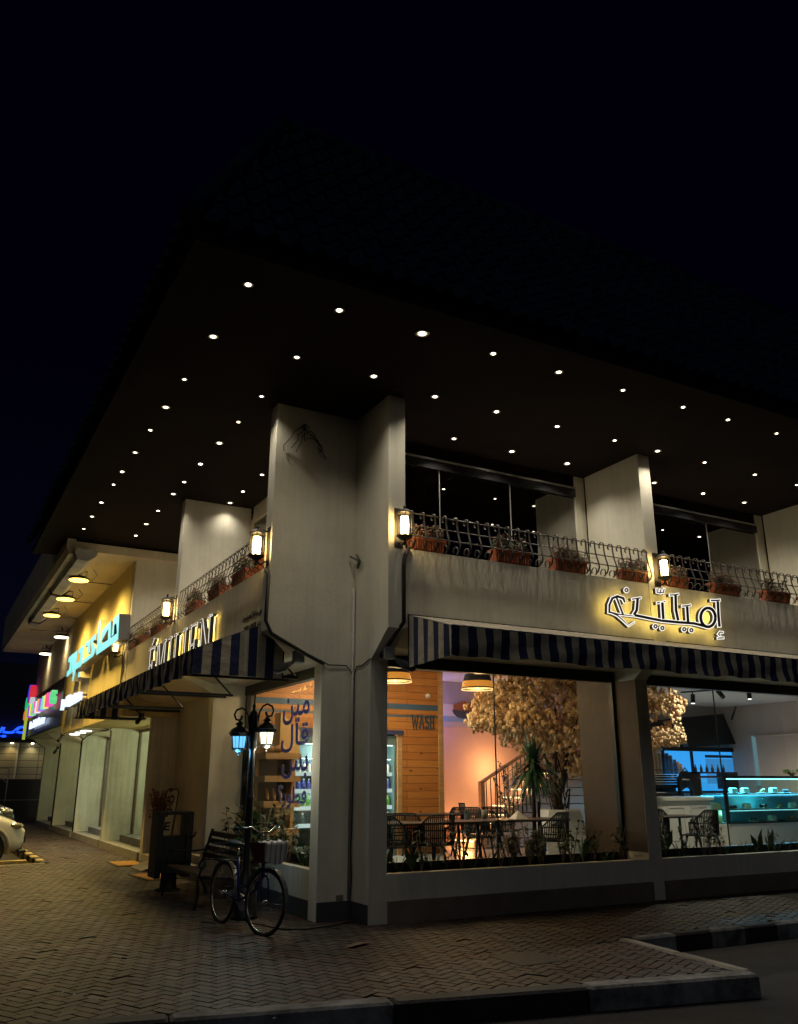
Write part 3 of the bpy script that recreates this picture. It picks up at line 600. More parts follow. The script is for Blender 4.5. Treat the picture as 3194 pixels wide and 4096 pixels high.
# ---------------- awnings ----------------
NAVY=(.012,.022,.085); CRM=(.6,.52,.38)
def stripes_mat(name,axis,per=.24):
    pale_=name=='stripes_pale'  # paler stripe colours for the front canopy top
    m=bpy.data.materials.new(name); m.use_nodes=True; n=m.node_tree; b=n.nodes['Principled BSDF']; b.inputs['Roughness'].default_value=.85
    t=n.nodes.new('ShaderNodeTexCoord'); sp=n.nodes.new('ShaderNodeSeparateXYZ'); n.links.new(t.outputs['Object'],sp.inputs[0])
    d=n.nodes.new('ShaderNodeMath'); d.operation='DIVIDE'; d.inputs[1].default_value=per; n.links.new(sp.outputs[axis],d.inputs[0])
    f=n.nodes.new('ShaderNodeMath'); f.operation='FRACT'; n.links.new(d.outputs[0],f.inputs[0])
    c=n.nodes.new('ShaderNodeMath'); c.operation='GREATER_THAN'; c.inputs[1].default_value=.5; n.links.new(f.outputs[0],c.inputs[0])
    x=n.nodes.new('ShaderNodeMix'); x.data_type='RGBA'; x.inputs[6].default_value=((.22,.20,.18,1) if pale_ else (*NAVY,1)); x.inputs[7].default_value=((.62,.52,.36,1) if pale_ else (*CRM,1)); n.links.new(c.outputs[0],x.inputs[0])
    z=n.nodes.new('ShaderNodeTexNoise'); z.inputs['Scale'].default_value=6; z.inputs['Detail'].default_value=6; n.links.new(t.outputs['Object'],z.inputs['Vector'])
    y=n.nodes.new('ShaderNodeMix'); y.data_type='RGBA'; y.blend_type='MULTIPLY'; y.inputs[0].default_value=.5; n.links.new(x.outputs[2],y.inputs[6]); n.links.new(z.outputs[0],y.inputs[7]); n.links.new(y.outputs[2],b.inputs['Base Color'])
    bb=n.nodes.new('ShaderNodeBump'); bb.inputs['Strength'].default_value=.9; bb.inputs['Distance'].default_value=.03; n.links.new(z.outputs[0],bb.inputs['Height']); n.links.new(bb.outputs[0],b.inputs['Normal'])
    return m
SX,SY=stripes_mat('stripes_x',0),stripes_mat('stripes_y',1)
def sheet(mb,fn,nu,nv,th=(0,0,.006)):
    vs=[Vector(fn(i/nu,j/nv)) for j in range(nv+1) for i in range(nu+1)]; c=nu+1; T=Vector(th)
    n_=len(vs); vs+=[v+T for v in vs]; fs=[]
    for j in range(nv):
        for i in range(nu): a=j*c+i; fs+=[(a,a+1,a+c+1,a+c),(n_+a,n_+a+c,n_+a+c+1,n_+a+1)]
    mb.add(vs,fs,True)
x0,x1=.29,9.3
A=thing('striped_awning','blue and cream striped awning over the front shop windows','awning',(x0,-.5,3))
g=MB(); sheet(g,lambda u,v:(x0+u*(x1-x0),-.475-v*1.03,3.655-v*.29+.012*math.sin(u*60)*v*(1-v)*4),160,6); g.build('canopy',stripes_mat('stripes_pale',0,.12),A)
g=MB(); sheet(g,lambda u,v:(x0+u*(x1-x0)+.012*math.sin(v*5+u*9),-1.505+.03*math.sin(u*95)*v+.02*math.sin(u*37+v*6)*v,3.365-v*(.335+.012*math.sin(u*31)+.008*math.sin(u*83))),320,6,(0,.006,0)); g.build('valance',SX,A)
g=MB(); sheet(g,lambda u,v:(x0+.012*math.sin(u*22)*v,-.475-u*1.03,(3.655-.29*u)-v*((3.655-.29*u)-(2.99+.03*u))),40,6,(.006,0,0)); g.build('side_flap',SY,A)
g=MB(); g.tube([(x0+.02,-1.49,3.37),(x1,-1.49,3.37)],.015); g.tube([(x0+.02,-.49,3.05),(x0+.02,-1.48,3.06)],.013); g.tube([(x0+.02,-1.48,3.06),(x0+.02,-1.49,3.36)],.013)
g.box(x0,x1,-.482,-.472,3.65,3.67); g.build('frame',DARKM,A)
y0,y1=.8,9.75; XO=-2.1
A=thing('striped_awning','blue and cream striped awning along the left facade under the Latin letters','awning',(XO,y0,3))
g=MB(); sheet(g,lambda u,v:(-1.215-v*.885,y0+u*(y1-y0),3.60-v*.38+.012*math.sin(u*60)*v*(1-v)*4),160,6); g.build('canopy',SY,A)
g=MB(); sheet(g,lambda u,v:(XO+.03*math.sin(u*110)*v+.012*math.sin(u*43+v*6)*v,y0+u*(y1-y0)+.012*math.sin(v*5+u*9),3.225-v*.31),340,6,(.006,0,0)); g.build('valance',SY,A)
g=MB(); 
def sf(u,v):
    x=XO+u*1.22; zt=3.225+min(1,(x-XO)/.885)*.375
    if x>-1.215: zt=3.6-(x+1.215)*1.0
    return (x,y0+.015*math.sin(u*9)*v,zt-v*(zt-2.915))
sheet(g,sf,60,6,(0,.006,0)); g.build('side_flap',SX,A)
g=MB(); sheet(g,lambda u,v:(XO+u*.88,y1,(3.225+u*.375)-v*((3.225+u*.375)-2.915)),30,3,(0,.006,0)); g.build('side_flap',SX,A)
g=MB(); g.tube([(XO+.02,y0,3.22),(XO+.02,y1,3.22)],.015)
for yy in(y0+.05,3.6,6.5,y1-.05):
    g.box(XO,-.65,yy,yy+.04,2.93,2.965); g.tube([(XO+.03,yy+.02,2.95),(XO+.03,yy+.02,3.2)],.015); g.tube([(-1.2,yy+.02,3.45),(-.68,yy+.02,2.96)],.016)
    g.box(XO,-.65,yy+.35,yy+.38,2.93,2.96)
g.build('frame',DARKM,A)
# ---------------- signs ----------------
WLIT=emit('sign_white_lit',(1,.93,.82),1.15); DBODY=mat('sign_body',(.06,.055,.05),.4,metal=.3); YLIT=emit('yellow_backlight',(1,.72,.16),5.5)
# Arabic sign on the front parapet (strokes in sign pixels, mapped on the plane in front of the wall)
def mp_ar(p): return W(2300+p[0]*.525,2150+p[1]*.525,1,-.60)
P0=mp_ar((640,600)); exs=[mp_ar((740,600)).x-P0.x]; 
def mp_ar_lin(p): return mp_ar(p)
ring=arc(990,615,56,72,0,360,22)
AR=[([(1065,490),(1070,600),(1078,688)],24),([(1010,486),(1060,486),(1085,482)],16),
    (ring,26),
    ([(985,688),(930,672),(880,660),(760,652),(640,640),(560,625),(490,610),(430,598)],24),
    ([(830,530),(838,655)],24),([(790,530),(835,526),(860,520)],14),
    ([(742,445),(745,560),(762,640)],24),([(695,446),(745,443),(768,437)],14),
    ([(640,500),(648,630)],24),([(600,505),(645,500),(668,492)],14),
    ([(455,470),(448,560),(425,598)],24),([(410,478),(455,470),(482,466)],14),
    ([(358,505),(345,470),(300,455),(262,470),(240,520),(238,575),(300,590),(430,606)],[16,22,22,22,20,18,14,10]),
    ([(290,455),(330,560),(345,600)],18),([(240,575),(300,600),(345,640),(385,682)],[10,14,12,6]),([(385,682),(430,650)],8),
    ([(600,395),(602,425),(625,430),(627,400)],12),([(627,425),(648,428),(655,395)],12),
    ([(1108,728),(1082,726),(1070,742),(1085,756)],13),([(1062,772),(1112,770)],14)]
dots=[(370,408),(590,683),(642,695),(808,705),(862,712)]
for d_ in dots: AR.append((arc(d_[0],d_[1],11,12,0,360,10),15))
def scaled(st,k): return [(p,[w*k for w in ww] if isinstance(ww,list) else ww*k) for p,ww in st]
def lit_sign(label,strokes,mapf,outv,depth,grow,px,name='lit_sign'):
    o=Vector(outv); c=mapf(strokes[0][0][0]); t=thing(name,label,'sign',c)
    def grown(st,g_):
        r=[]
        for p,ww in st:
            pts=[Vector(a) for a in p]
            if (pts[0]-pts[-1]).length>1e-4:
                pts[0]=pts[0]+(pts[0]-pts[1]).normalized()*g_; pts[-1]=pts[-1]+(pts[-1]-pts[-2]).normalized()*g_
            r.append((pts,[w+2*g_ for w in ww] if isinstance(ww,list) else ww+2*g_))
        return r
    g=MB(); sign_strokes(g,grown(strokes,px),0,mapf,o*depth,-depth*.0); body=g.build('letter_body',DBODY,t)
    g=MB(); sign_strokes(g,grown(strokes,px*.98),0,mapf,o*.004,depth+.008); g.build('lit_outline',WLIT,t)
    g=MB(); sign_strokes(g,grown(strokes,-px*.55),0,mapf,o*.003,depth+.013); g.build('letter_face',DBODY,t)
    g=MB(); sign_strokes(g,grown(strokes,-px*.6),0,mapf,o*.006,-.02); g.build('backlight',YLIT,t)
    return t
lit_sign('outlined white Arabic letters with yellow glow on the front parapet',AR,mp_ar,(0,-1,0),.055,.06,4.0)
# Latin letters on the left facade: letter shapes in metres on plane x=-1.28 ; u runs towards -y (reading direction), v up
def letters(word):
    G={'E':(.5,[([(.08,0),(.08,1)],.09),([(0,.97),(.46,.97),(.46,.86)],.05),([(.08,.52),(.33,.52)],.05),([(.33,.42),(.33,.62)],.04),([(0,.03),(.48,.03),(.48,.16)],.05)]),
       'M':(.78,[([(.1,0),(.1,1)],.06),([(.02,.97),(.2,.97),(.39,.1),(.58,.97),(.76,.97)],.07),([(.66,1),(.66,0)],.1),([(.0,.03),(.2,.03)],.05),([(.55,.03),(.78,.03)],.05)]),
       'I':(.26,[([(.13,0),(.13,1)],.1),([(0,.97),(.26,.97)],.05),([(0,.03),(.26,.03)],.05)]),
       'L':(.5,[([(.12,0),(.12,1)],.1),([(0,.97),(.26,.97)],.05),([(0,.03),(.46,.03),(.46,.22)],.05)]),
       'N':(.66,[([(.1,0),(.1,1)],.06),([(0,.97),(.13,.97),(.54,.03)],.09),([(.54,0),(.54,1)],.06),([(.42,.97),(.66,.97)],.05),([(0,.03),(.2,.03)],.05)])}
    out=[];u=0
    for ch in word:
        w_,st=G[ch]
        for p,ww in st: out.append(([(u+a,b) for a,b in p],ww))
        u+=w_+.13
    return out,u-.13
LT,tot=letters('EMILIEN'); LT.append(([(.2,1.08),(.34,1.22)],.07)); LT=[(p,ww*.62) for p,ww in LT]
ULEN=4.1; 
def mp_l(p): return Vector((-1.28,6.78-p[0]/tot*ULEN,3.36+p[1]*.7))
lit_sign('tall white lit Latin letters above the left awning',LT,mp_l,(-1,0,0),.055,.06,.008)
# registration plate sign
t=thing('plate_sign','small pale registration plate with black Arabic writing and a number','sign',(-1.215,.8,3.6))
g=MB(); g.box(-1.222,-1.211,.76,1.62,3.56,3.86); g.build('plate',mat('plate',(.62,.58,.40),.5),t)
text('writing','مقهى صباح الفل لتقديم الوجبات',DARKM,(-1.2225,1.6,3.715),(0,-1,0),(0,0,1),.82,.14,.002,.02,t,True)
text('number','2050140938',DARKM,(-1.2225,1.5,3.575),(0,-1,0),(0,0,1),.5,.105,.002,.02,t)
text('writing','س.ت',DARKM,(-1.2225,.95,3.585),(0,-1,0),(0,0,1),.14,.09,.002,.012,t,True)
# cyan sign on the yellow fascia: traced strokes on the real wall plane
CY=emit('cyan_lit',(.2,.85,.9),1.05); SIDE=mat('sign_side',(.45,.38,.25),.6); SIDED=mat('sign_side_dark',(.1,.085,.07),.6)
def mp_cy(p): return W(200+p[0]*.2349,2350+p[1]*.2349,0,-1.5)
polys=[ # outline polygons in crop pixels
 [(1188,445),(1165,880),(1115,930),(800,1150),(820,1010),(1070,845),(1150,780),(1140,600),(1100,640),(1090,800),(1060,830),(1090,540)],
 [(1045,575),(1035,870),(995,890),(1005,710),(985,725),(890,900),(880,990),(800,1060),(860,940),(905,720)],
 [(870,548),(850,900),(825,1120),(795,1150),(815,900),(838,590)],
 [(795,785),(780,890),(740,905),(735,940),(775,1030),(765,1110),(740,1170),(570,1300),(572,1235),(700,1140),(720,1060),(700,900),(720,850)],
 [(695,885),(680,1110),(640,1130),(645,980),(605,1020),(608,955)],
 [(575,985),(555,1290),(530,1340),(440,1400),(425,1480),(400,1600),(385,1590),(400,1440),(375,1450),(395,1140),(470,1075),(460,1190),(450,1300),(515,1250),(525,1110),(490,1130),(500,1050)],
 [(395,1130),(375,1300),(355,1470),(290,1525),(295,1440),(335,1400),(350,1270),(315,1280),(325,1200)],
 [(520,1432),(512,1530),(482,1530),(487,1455)]]
t=thing('lit_sign','big cyan Arabic box letters on the yellow fascia','sign',mp_cy((700,1000)))
for P in polys:
    g=MB(); g.poly([mp_cy(p) for p in P],(.24,0,0)); g.build('letter_body',SIDED if P is polys[0] else SIDE,t)
    g=MB(); g.poly([mp_cy(p)-Vector((.012,0,0)) for p in P],(.008,0,0)); g.build('letter_face',CY,t)
t=thing('lit_sign','small white blue lit English words under the cyan letters','sign',(-1.36,17.5,3.5))
for w_,y_,l_ in(('Jood',17.5,1.0),('Elevators',16.35,2.15)):
    text('lit_word',w_,emit('white_blue_lit',(.62,.75,1),1.5),(-1.36,y_,3.64+(17.5-y_)*.015),(0,-1,0.015),(0,0,1),l_,.31,.1,.02,t)
    text('word_side',w_,SIDE,(-1.352,y_,3.64+(17.5-y_)*.015),(0,-1,0.015),(0,0,1),l_,.31,-.1,.02,t)
# colourful kids sign on the black board
t=thing('lit_sign','multicoloured kids centre letters and balloon tree on black cladding','sign',(-1.35,22,3.8))
cols=[(.3,.05,.8),(.9,.75,.05),(.1,.7,.3),(.9,.1,.5),(.75,.8,.95),(.95,.4,.05),(.35,.15,.85),(.2,.75,.5),(.95,.85,.2),(.95,.1,.2),(.9,.1,.5),(.1,.7,.25)]
wrd='Fun & Learning'
y=27.3
for i,ch in enumerate('KIDS&PLAYING'):
    c=cols[i]; yy=25.4-i*.56
    text('letter',ch,emit('sign_col%d'%i,c,1.0),(-1.42,yy,3.92+(i%2)*.02),(0,-1,0),(0,0,1),.46,.42,.16,.03,t)
text('letters','For Kids Center',emit('white_blue_lit',(.62,.75,1),1.5),(-1.38,25.6,3.5),(0,-1,0),(0,0,1),4.2,.28,.06,.01,t)
for (yy,zz,ry,rz_,c) in((27.2,4.95,.35,.36,(.02,.05,.9)),(26.8,4.9,.3,.36,(.9,.03,.05)),(27.8,4.6,.26,.26,(.02,.7,.25)),(28.0,4.15,.22,.18,(.95,.25,.03)),(26.3,4.55,.26,.2,(.7,.8,.85))):
    g=MB(); g.add([(-1.45,yy+ry*math.cos(a*PI/10),zz+rz_*math.sin(a*PI/10)) for a in range(20)]+[(-1.25,yy+ry*math.cos(a*PI/10),zz+rz_*math.sin(a*PI/10)) for a in range(20)],[tuple(range(20)),tuple(range(39,19,-1))]+[(a,a+20,(a+1)%20+20,(a+1)%20) for a in range(20)])
    g.build('balloon',emit('balloon%g'%yy,c,.7),t)
g=MB(); g.ribbon([(-1.42,27.3,3.2),(-1.42,27.3,3.9),(-1.42,27.0,4.4)],.1,.1,(0,1,0)); g.ribbon([(-1.42,27.3,3.9),(-1.42,27.7,4.4)],.08,.06,(0,1,0)); g.build('trunk',emit('trunk_lit',(.5,.6,.06),.7),t)
# ---------------- floodlights under the eave ----------------
FL=emit('flood_lens',(1,.62,.10),5); FL2=emit('flood_lens_dim',(1,.9,.6),8)
def make_flood(nm,lens):
    t=thing('floodlight','x','floodlight',(0,0,0),'floodlights under the pale eave',local=True)
    g=MB(); g.lathe([(.0,.1),(.1,.09),(.22,.03),(.24,0),(.22,-.01)],16,cap=False); g.build('housing',IRON,t)
    g=MB(); g.lathe([(0,-.012),(.215,-.03),(.222,-.005)],16,cap=False); g.build('lens',lens,t)
    g=MB(); g.tube([(-.15,0,.03),(-.17,0,.2),(.17,0,.2),(.15,0,.03)],.012,5); g.tube([(0,0,.2),(.0,0,.3)],.02,5); g.build('bracket',IRON,t)
    g=MB(); g.tube([(.1,0,.1),(.3,.05,.02),(.4,0,.15),(.3,0,.28)],.008,4); g.build('wire',IRON,t)
    return t
f1=make_flood('a',FL)
LABF=['brightest yellow floodlight nearest the tiled eave','yellow floodlight between two others on the duct','yellow floodlight at the far end of the foil duct']
for i,(x,y) in enumerate(((-2.25,10.75),(-2.2,13.2),(-2.2,15.75))):
    if i: o=dup(f1,(x,y,6.14),label=LABF[i])
    else: f1.location=(x,y,6.14); f1['label']=LABF[0]
    spot('flood_beam',(x,y,6.06),900,(1,.70,.20),165,1,.3,(.1,0,-1))
f2=make_flood('b',FL2)
for i,(x,y) in enumerate(((-1.4,19.7),(-1.35,24.0))):
    if i: dup(f2,(x,y,6.15),label='unlit looking round floodlight farthest along the pale eave')
    else: f2.location=(x,y,6.15); f2['label']='small dim floodlight hanging in front of the beige upper wall'
    spot('flood_beam',(x,y,6.08),90,(1,.78,.42),172,1,.25)
# cameras / bird-shaped lamps near the pillar
def spotlamp(label,loc,rz):
    t=thing('wall_lamp',label,'lamp',loc,None); t.rotation_euler=(0,0,rz); t['_local']=1
    g=MB(); g.bbox(-.07,.07,-.06,.06,-.09,.07,.015); g.build('box',CONC,t)
    g=MB(); g.tube([(.05,0,-.06),(.09,0,-.1),(.12,0,-.11)],.025,6); g.tube([(.1,0,-.1),(.2,0,-.16),(.3,0,-.2),(.34,0,-.22)],[.03,.06,.055,.02],8); g.build('head',mat('lamp_grey',(.12,.11,.1),.6),t)
spotlamp('unlit grey swivel lamp on the sloping underside left of the pillar',(-.75,.62,3.2),PI)
spotlamp('unlit grey swivel lamp tucked behind the front awning flap',(.13,-.27,3.2),-.5)
for lab,l in (('small black camera under the yellow fascia corner',(-1.2,18.3,2.9)),('small black camera at the far shop pier',(-.6,23.6,2.7)),('small camera on the pier beside the white ceiling discs',(-.75,9.7,2.95))):
    g=MB(); g.box(l[0]-.05,l[0]+.05,l[1]-.05,l[1]+.05,l[2]+.05,l[2]+.12); g.tube([(l[0],l[1],l[2]+.08),(l[0]-.08,l[1]-.1,l[2]-.05),(l[0]-.12,l[1]-.16,l[2]-.1)],[.03,.05,.05],8); tag(g.build('security_camera',DARKM),lab,'camera')
# ---------------- street lamp ----------------
t=thing('street_lamp','black twin lantern post, one side cold blue, other warm white','street lamp',(-1.11,1.22,0))
g=MB(); c=(-1.11,1.22,0); PO=mat('lamp_post_black',(.02,.022,.025),.35,metal=.5)
g.lathe([(.17,0),(.17,.03),(.15,.05),(.15,.3),(.12,.34),(.1,.4),(.07,.5),(.05,.55),(.05,1.4),(.055,1.42),(.05,1.44),(.042,1.5),(.036,2.0),(.05,2.02),(.055,2.05),(.045,2.08),(.055,2.12),(.06,2.14),(.06,2.46),(.05,2.5),(.02,2.53),(.015,2.56),(.025,2.585),(.012,2.61),(.004,2.65)],14,c); g.build('post',PO,t)
ad=Vector((.78,-.62,0)).normalized(); ad=Vector((RT.x,RT.y,0))
for sgn,zt,colr,em,nm in((-1,2.42,(.12,.62,1),(.15,.55,1),'blue'),(1,2.47,(1,.9,.65),(1,.85,.6),'warm')):
    cx=Vector(c)+ad*sgn*.18; ctr=Vector((cx.x,cx.y,0))
    g=MB(); pts=[Vector(c)+ad*sgn*a+Vector((0,0,b)) for a,b in ((.03,zt-.3),(.05,zt-.12),(.07,zt+.03),(.11,zt+.11),(.17,zt+.14),(.235,zt+.11),(.26,zt+.05),(.235,zt-.01),(.19,zt-.02),(.165,zt+.0),(.16,zt+.04))]
    g.tube(pts,[.014]*9+[.016,.018],8); g.build('arm',PO,t)
    z=zt-.03
    g=MB(); g.lathe([(.006,z+.02),(.015,z),(.06,z-.035),(.064,z-.045),(.04,z-.055),(.045,z-.07),(.10,z-.1),(.135,z-.145),(.155,z-.155),(.135,z-.16),(.12,z-.19),(.112,z-.2)],8,ctr,cap=False); ln=g.build('lantern',PO,t,smooth=False)
    g=MB(); g.lathe([(.085,z-.345),(.095,z-.36),(.06,z-.385),(.02,z-.4),(.008,z-.405),(.014,z-.42),(.002,z-.44)],8,ctr); g.build('lantern_base',PO,ln,smooth=False)
    g=MB()
    for k in range(6):
        a=2*PI*k/6+.2; g.tube([ctr+Vector((.108*math.cos(a),.108*math.sin(a),z-.18)),ctr+Vector((.086*math.cos(a),.086*math.sin(a),z-.35))],.006,4)
    for k in range(6):
        a=2*PI*(k+.5)/6+.2; g.tube([ctr+Vector((.1*math.cos(a),.1*math.sin(a),z-.19)),ctr+Vector((.086*math.cos(a),.086*math.sin(a),z-.35))],.0025,4)
    g.build('glazing_bars',PO,ln)
    g=MB(); g.lathe([(.1,z-.19),(.08,z-.35)],12,ctr,cap=False); g.build('glass',emit('lamp_glass_'+nm,em,1.3 if nm=='blue' else 2.2),ln)
    g=MB(); g.lathe([(.03,z-.2),(.035,z-.33)],10,ctr); 
    point('lantern_light_'+nm,ctr+ad*sgn*.02+Vector((0,0,z-.47)),14 if nm=='warm' else 8,colr,.06)
# ---------------- bench ----------------
BLK2=mat('bench_black',(.008,.008,.009),.6,spec=.25); WDK=mat('bench_slat',(.035,.02,.013),.45,var=.3,vscale=6,stretch=(1,6,1))
t=thing('park_bench','dark slatted bench with curled iron arms behind the bicycle','bench',(-1.1,2.9,0))
YB0,YB1=2.15,4.0
for i in range(5):
    x=-1.42+i*.105; g=MB(); g.bbox(x,x+.08,YB0,YB1,.41-.012*i,.435-.012*i,.006); g.build('seat_slat',WDK,t)
for i in range(4):
    x=-.86+i*.035; z=.52+i*.1; g=MB(); g.bbox(x,x+.025,YB0,YB1,z,z+.075,.006); g.build('back_slat',WDK,t)
for y in(YB0+.06,YB1-.06):
    g=MB(); g.ribbon([(-1.46,y,0),(-1.42,y,.2),(-1.44,y,.4),(-.95,y,.36),(-.86,y,.5),(-.74,y,.92)],.05,.03,(0,1,0)); g.ribbon([(-.78,y,0),(-.86,y,.18),(-.93,y,.36)],.05,.03,(0,1,0)); g.build('leg',BLK2,t)
    g=MB(); sc_=[(-1.38-.055*math.cos(a)*(1-.07*k),.60+.055*math.sin(a)*(1-.07*k)) for k,a in enumerate([4.4,3.6,2.9,2.2,1.5])]
    sp_=[(-1.40+r*math.cos(a),.555+r*math.sin(a)) for r,a in((.02,3),(.035,4),(.05,5),(.06,6),(.065,7),(.07,7.85))]
    g.tube([(x,y,z) for x,z in sp_]+[(-1.3,y,.625),(-1.0,y,.61),(-.8,y,.63)],.014,6); g.tube([(-1.36,y,.6),(-1.4,y,.5),(-1.42,y,.41)],.014,6); g.build('armrest',BLK2,t)
# ---------------- litter bin ----------------
t=thing('litter_bin','square black litter bin with open top frame beside the bench','bin',(-1.23,4.55,0))
g=MB(); g.bbox(-1.42,-1.02,4.36,4.74,.27,.8,.02); g.build('body',BLK2,t)
g=MB(); g.box(-1.5,-1.41,4.33,4.77,.2,1.12); g.box(-1.03,-.94,4.33,4.77,.2,1.12); g.bbox(-1.5,-.94,4.33,4.77,1.12,1.17,.01); g.build('frame',BLK2,t)
g=MB(); g.lathe([(.2,0),(.2,.02),(.13,.04),(.12,.27)],14,(-1.22,4.55,0)); g.build('pedestal',BLK2,t)
g=MB(); g.tube([(-1.0,4.36,.78),(-.93,4.3,.8),(-.9,4.3,.86)],.02,6); g.build('handle',BLK2,t)
# ---------------- bicycle ----------------
BLU=mat('bike_blue',(.02,.04,.22),.3,metal=.4,coat=.5); CHR=mat('chrome',(.55,.55,.52),.25,metal=1); RUB=mat('rubber',(.02,.02,.02),.8)
bk=thing('bicycle','old blue city bicycle with front basket under a striped cloth','bicycle',(-1.41,.5,0))
R0=Vector((-1.46,1.08,0)); F0=Vector((-1.33,-.04,0)); bd=(F0-R0).normalized(); lean=Vector((bd.y,-bd.x,0))*-.06
def BP(a,h,s_=0): return R0+bd*a+Vector((0,0,h))+lean*h+Vector((bd.y,-bd.x,0))*s_*-1
WB=(F0-R0).length; RW=.335
def wheel(cn,dr,nm):
    up_=(Vector((0,0,1))+lean).normalized(); dr=dr.normalized(); ax=dr.cross(up_)
    pts=[cn+dr*RW*math.cos(a)+up_*RW*math.sin(a) for a in [2*PI*k/40 for k in range(40)]]
    g=MB(); g.tube(pts,.019,8,closed=True); w=g.build('wheel',RUB,bk); w.name=nm
    g=MB(); g.tube([cn+(p-cn)*.94 for p in pts],.011,6,closed=True); g.build('rim',CHR,w)
    g=MB()
    for k in range(28):
        a=2*PI*k/28; s_=.03 if k%2 else -.03; g.tube([cn+ax*s_,cn+(dr*math.cos(a)+up_*math.sin(a))*RW*.94],.0012,3)
    g.build('spokes',CHR,w); g=MB(); g.tube([cn-ax*.045,cn+ax*.045],.022,8); g.build('hub',CHR,w)
    g=MB(); ps=[cn+dr*(RW+.035)*math.cos(a)+up_*(RW+.035)*math.sin(a) for a in [math.radians(q) for q in range(20,195,12)]] 
    g.ribbon(ps,.055,.004,ax); g.build('mudguard',mat('mudguard',(.25,.26,.27),.4,metal=.7),bk)
st_=Vector((math.cos(math.radians(-71)),math.sin(math.radians(-71)),0))
RC=BP(0,RW); FC=BP(WB,RW); wheel(RC,-bd,'wheel'); wheel(FC,-st_,'wheel')
HT=BP(WB-.19,.92); HB=BP(WB-.10,.60); SB=BP(.42,.52+.2); BB=BP(.46,.28); ST=BP(.30,.86)
g=MB(); g.tube([HB,BP(WB-.3,.42),BB],.018,8); g.tube([BP(WB-.13,.68),BP(WB-.36,.5),BP(.42,.42)],.016,8); g.tube([BB,BP(.36,.62),BP(.33,.76)],.017,8); g.tube([BB,RC],.011,6); g.tube([BP(.37,.6),RC],.009,6); g.tube([HT,HB],.021,8); g.build('frame',BLU,bk)
g=MB()
sidev=st_.cross(Vector((0,0,1))).normalized()
for s_ in(-.05,.05): g.tube([HB+sidev*s_,HB+sidev*s_+Vector((0,0,-.05))+st_*.03,FC+sidev*s_],[.014,.014,.009],7)
g.tube([HB-sidev*.055,HB+sidev*.055],.016,6); g.build('fork',BLU,bk)
g=MB(); g.tube([HT,HT+Vector((0,0,.12))],.013,6); h0=HT+Vector((0,0,.13))
hb=[h0+sidev*s_*a-st_*b+Vector((0,0,c_)) for s_,a,b,c_ in((-1,.27,.2,.05),(-1,.26,.08,.06),(-1,.18,.0,.07),(-1,.08,-.03,.01),(1,.08,-.03,.01),(1,.18,.0,.07),(1,.26,.08,.06),(1,.27,.2,.05))]
g.tube(hb,.011,8); g.build('handlebar',CHR,bk)
g=MB(); g.tube([hb[0],hb[0]*.4+hb[1]*.6],.018,8); g.tube([hb[-1],hb[-1]*.4+hb[-2]*.6],.018,8); g.build('grip',RUB,bk)
g=MB(); g.tube([hb[1],hb[1]+st_*.07-sidev*.0+Vector((0,0,-.01)),hb[0]+st_*.1+Vector((0,0,-.02))],.005,5); g.tube([hb[-2],hb[-2]+st_*.07,hb[-1]+st_*.1+Vector((0,0,-.02))],.005,5); g.build('brake_lever',CHR,bk)
g=MB(); g.tube([BP(.33,.7),BP(.30,.86)],.012,6); g.build('seat_post',CHR,bk)
g=MB(); 
sad=[BP(.06,.885),BP(.12,.9),BP(.2,.9),BP(.3,.895),BP(.4,.9),BP(.44,.895)]
g.tube(sad,[.05,.095,.09,.05,.03,.02],10); 
for i in range(len(g.v)): g.v[i].z=.9+(g.v[i].z-.9)*.42+.0
g.build('saddle',mat('saddle_black',(.015,.014,.013),.5),bk)
g=MB(); cn=BP(.46,.28,.05); prof_=[(.06,.37),(.15,.4),(.45,.36),(.52,.30),(.5,.2),(.42,.19),(.33,.26),(.12,.3),(.02,.3)]
g.poly([BP(a,b-.02,.045) for a,b in prof_],Vector((bd.y,-bd.x,0))*-.025); g.build('chain_guard',mat('chain_guard',(.4,.43,.45),.4,metal=.3),bk)
g=MB(); g.tube([BP(.46,.27,.08),BP(.52,.12,.09)],.01,6); g.tube([BP(.46,.27,-.06),BP(.40,.42,-.07)],.01,6); g.box(-.045,.045,-.03,.03,-.01,.01,M=Matrix.Translation(BP(.53,.11,.12))); g.box(-.045,.045,-.03,.03,-.01,.01,M=Matrix.Translation(BP(.39,.43,-.11))); g.build('pedal',DARKM,bk)
# rear rack with wire basket
g=MB(); g.tube([BP(.28,.62),BP(-.18,.68)],.008,5); g.tube([RC,BP(-.12,.68)],.006,5); g.build('rear_rack',DARKM,bk)
g=MB()
for k in range(9):
    u_=-.22+k*.048
    for s_ in(-.13,.13): g.tube([BP(u_,.7,s_),BP(u_,.88,s_)],.0025,4)
    g.tube([BP(u_,.7,-.13),BP(u_,.7,.13)],.0025,4)
for z in(.7,.79,.88): g.tube([BP(-.22,z,-.13),BP(.17,z,-.13),BP(.17,z,.13),BP(-.22,z,.13)],.004,4,closed=True)
for k in range(6):
    s_=-.13+k*.052; g.tube([BP(-.22,.7,s_),BP(-.22,.88,s_)],.0025,4)
g.build('wire_basket',DARKM,bk)
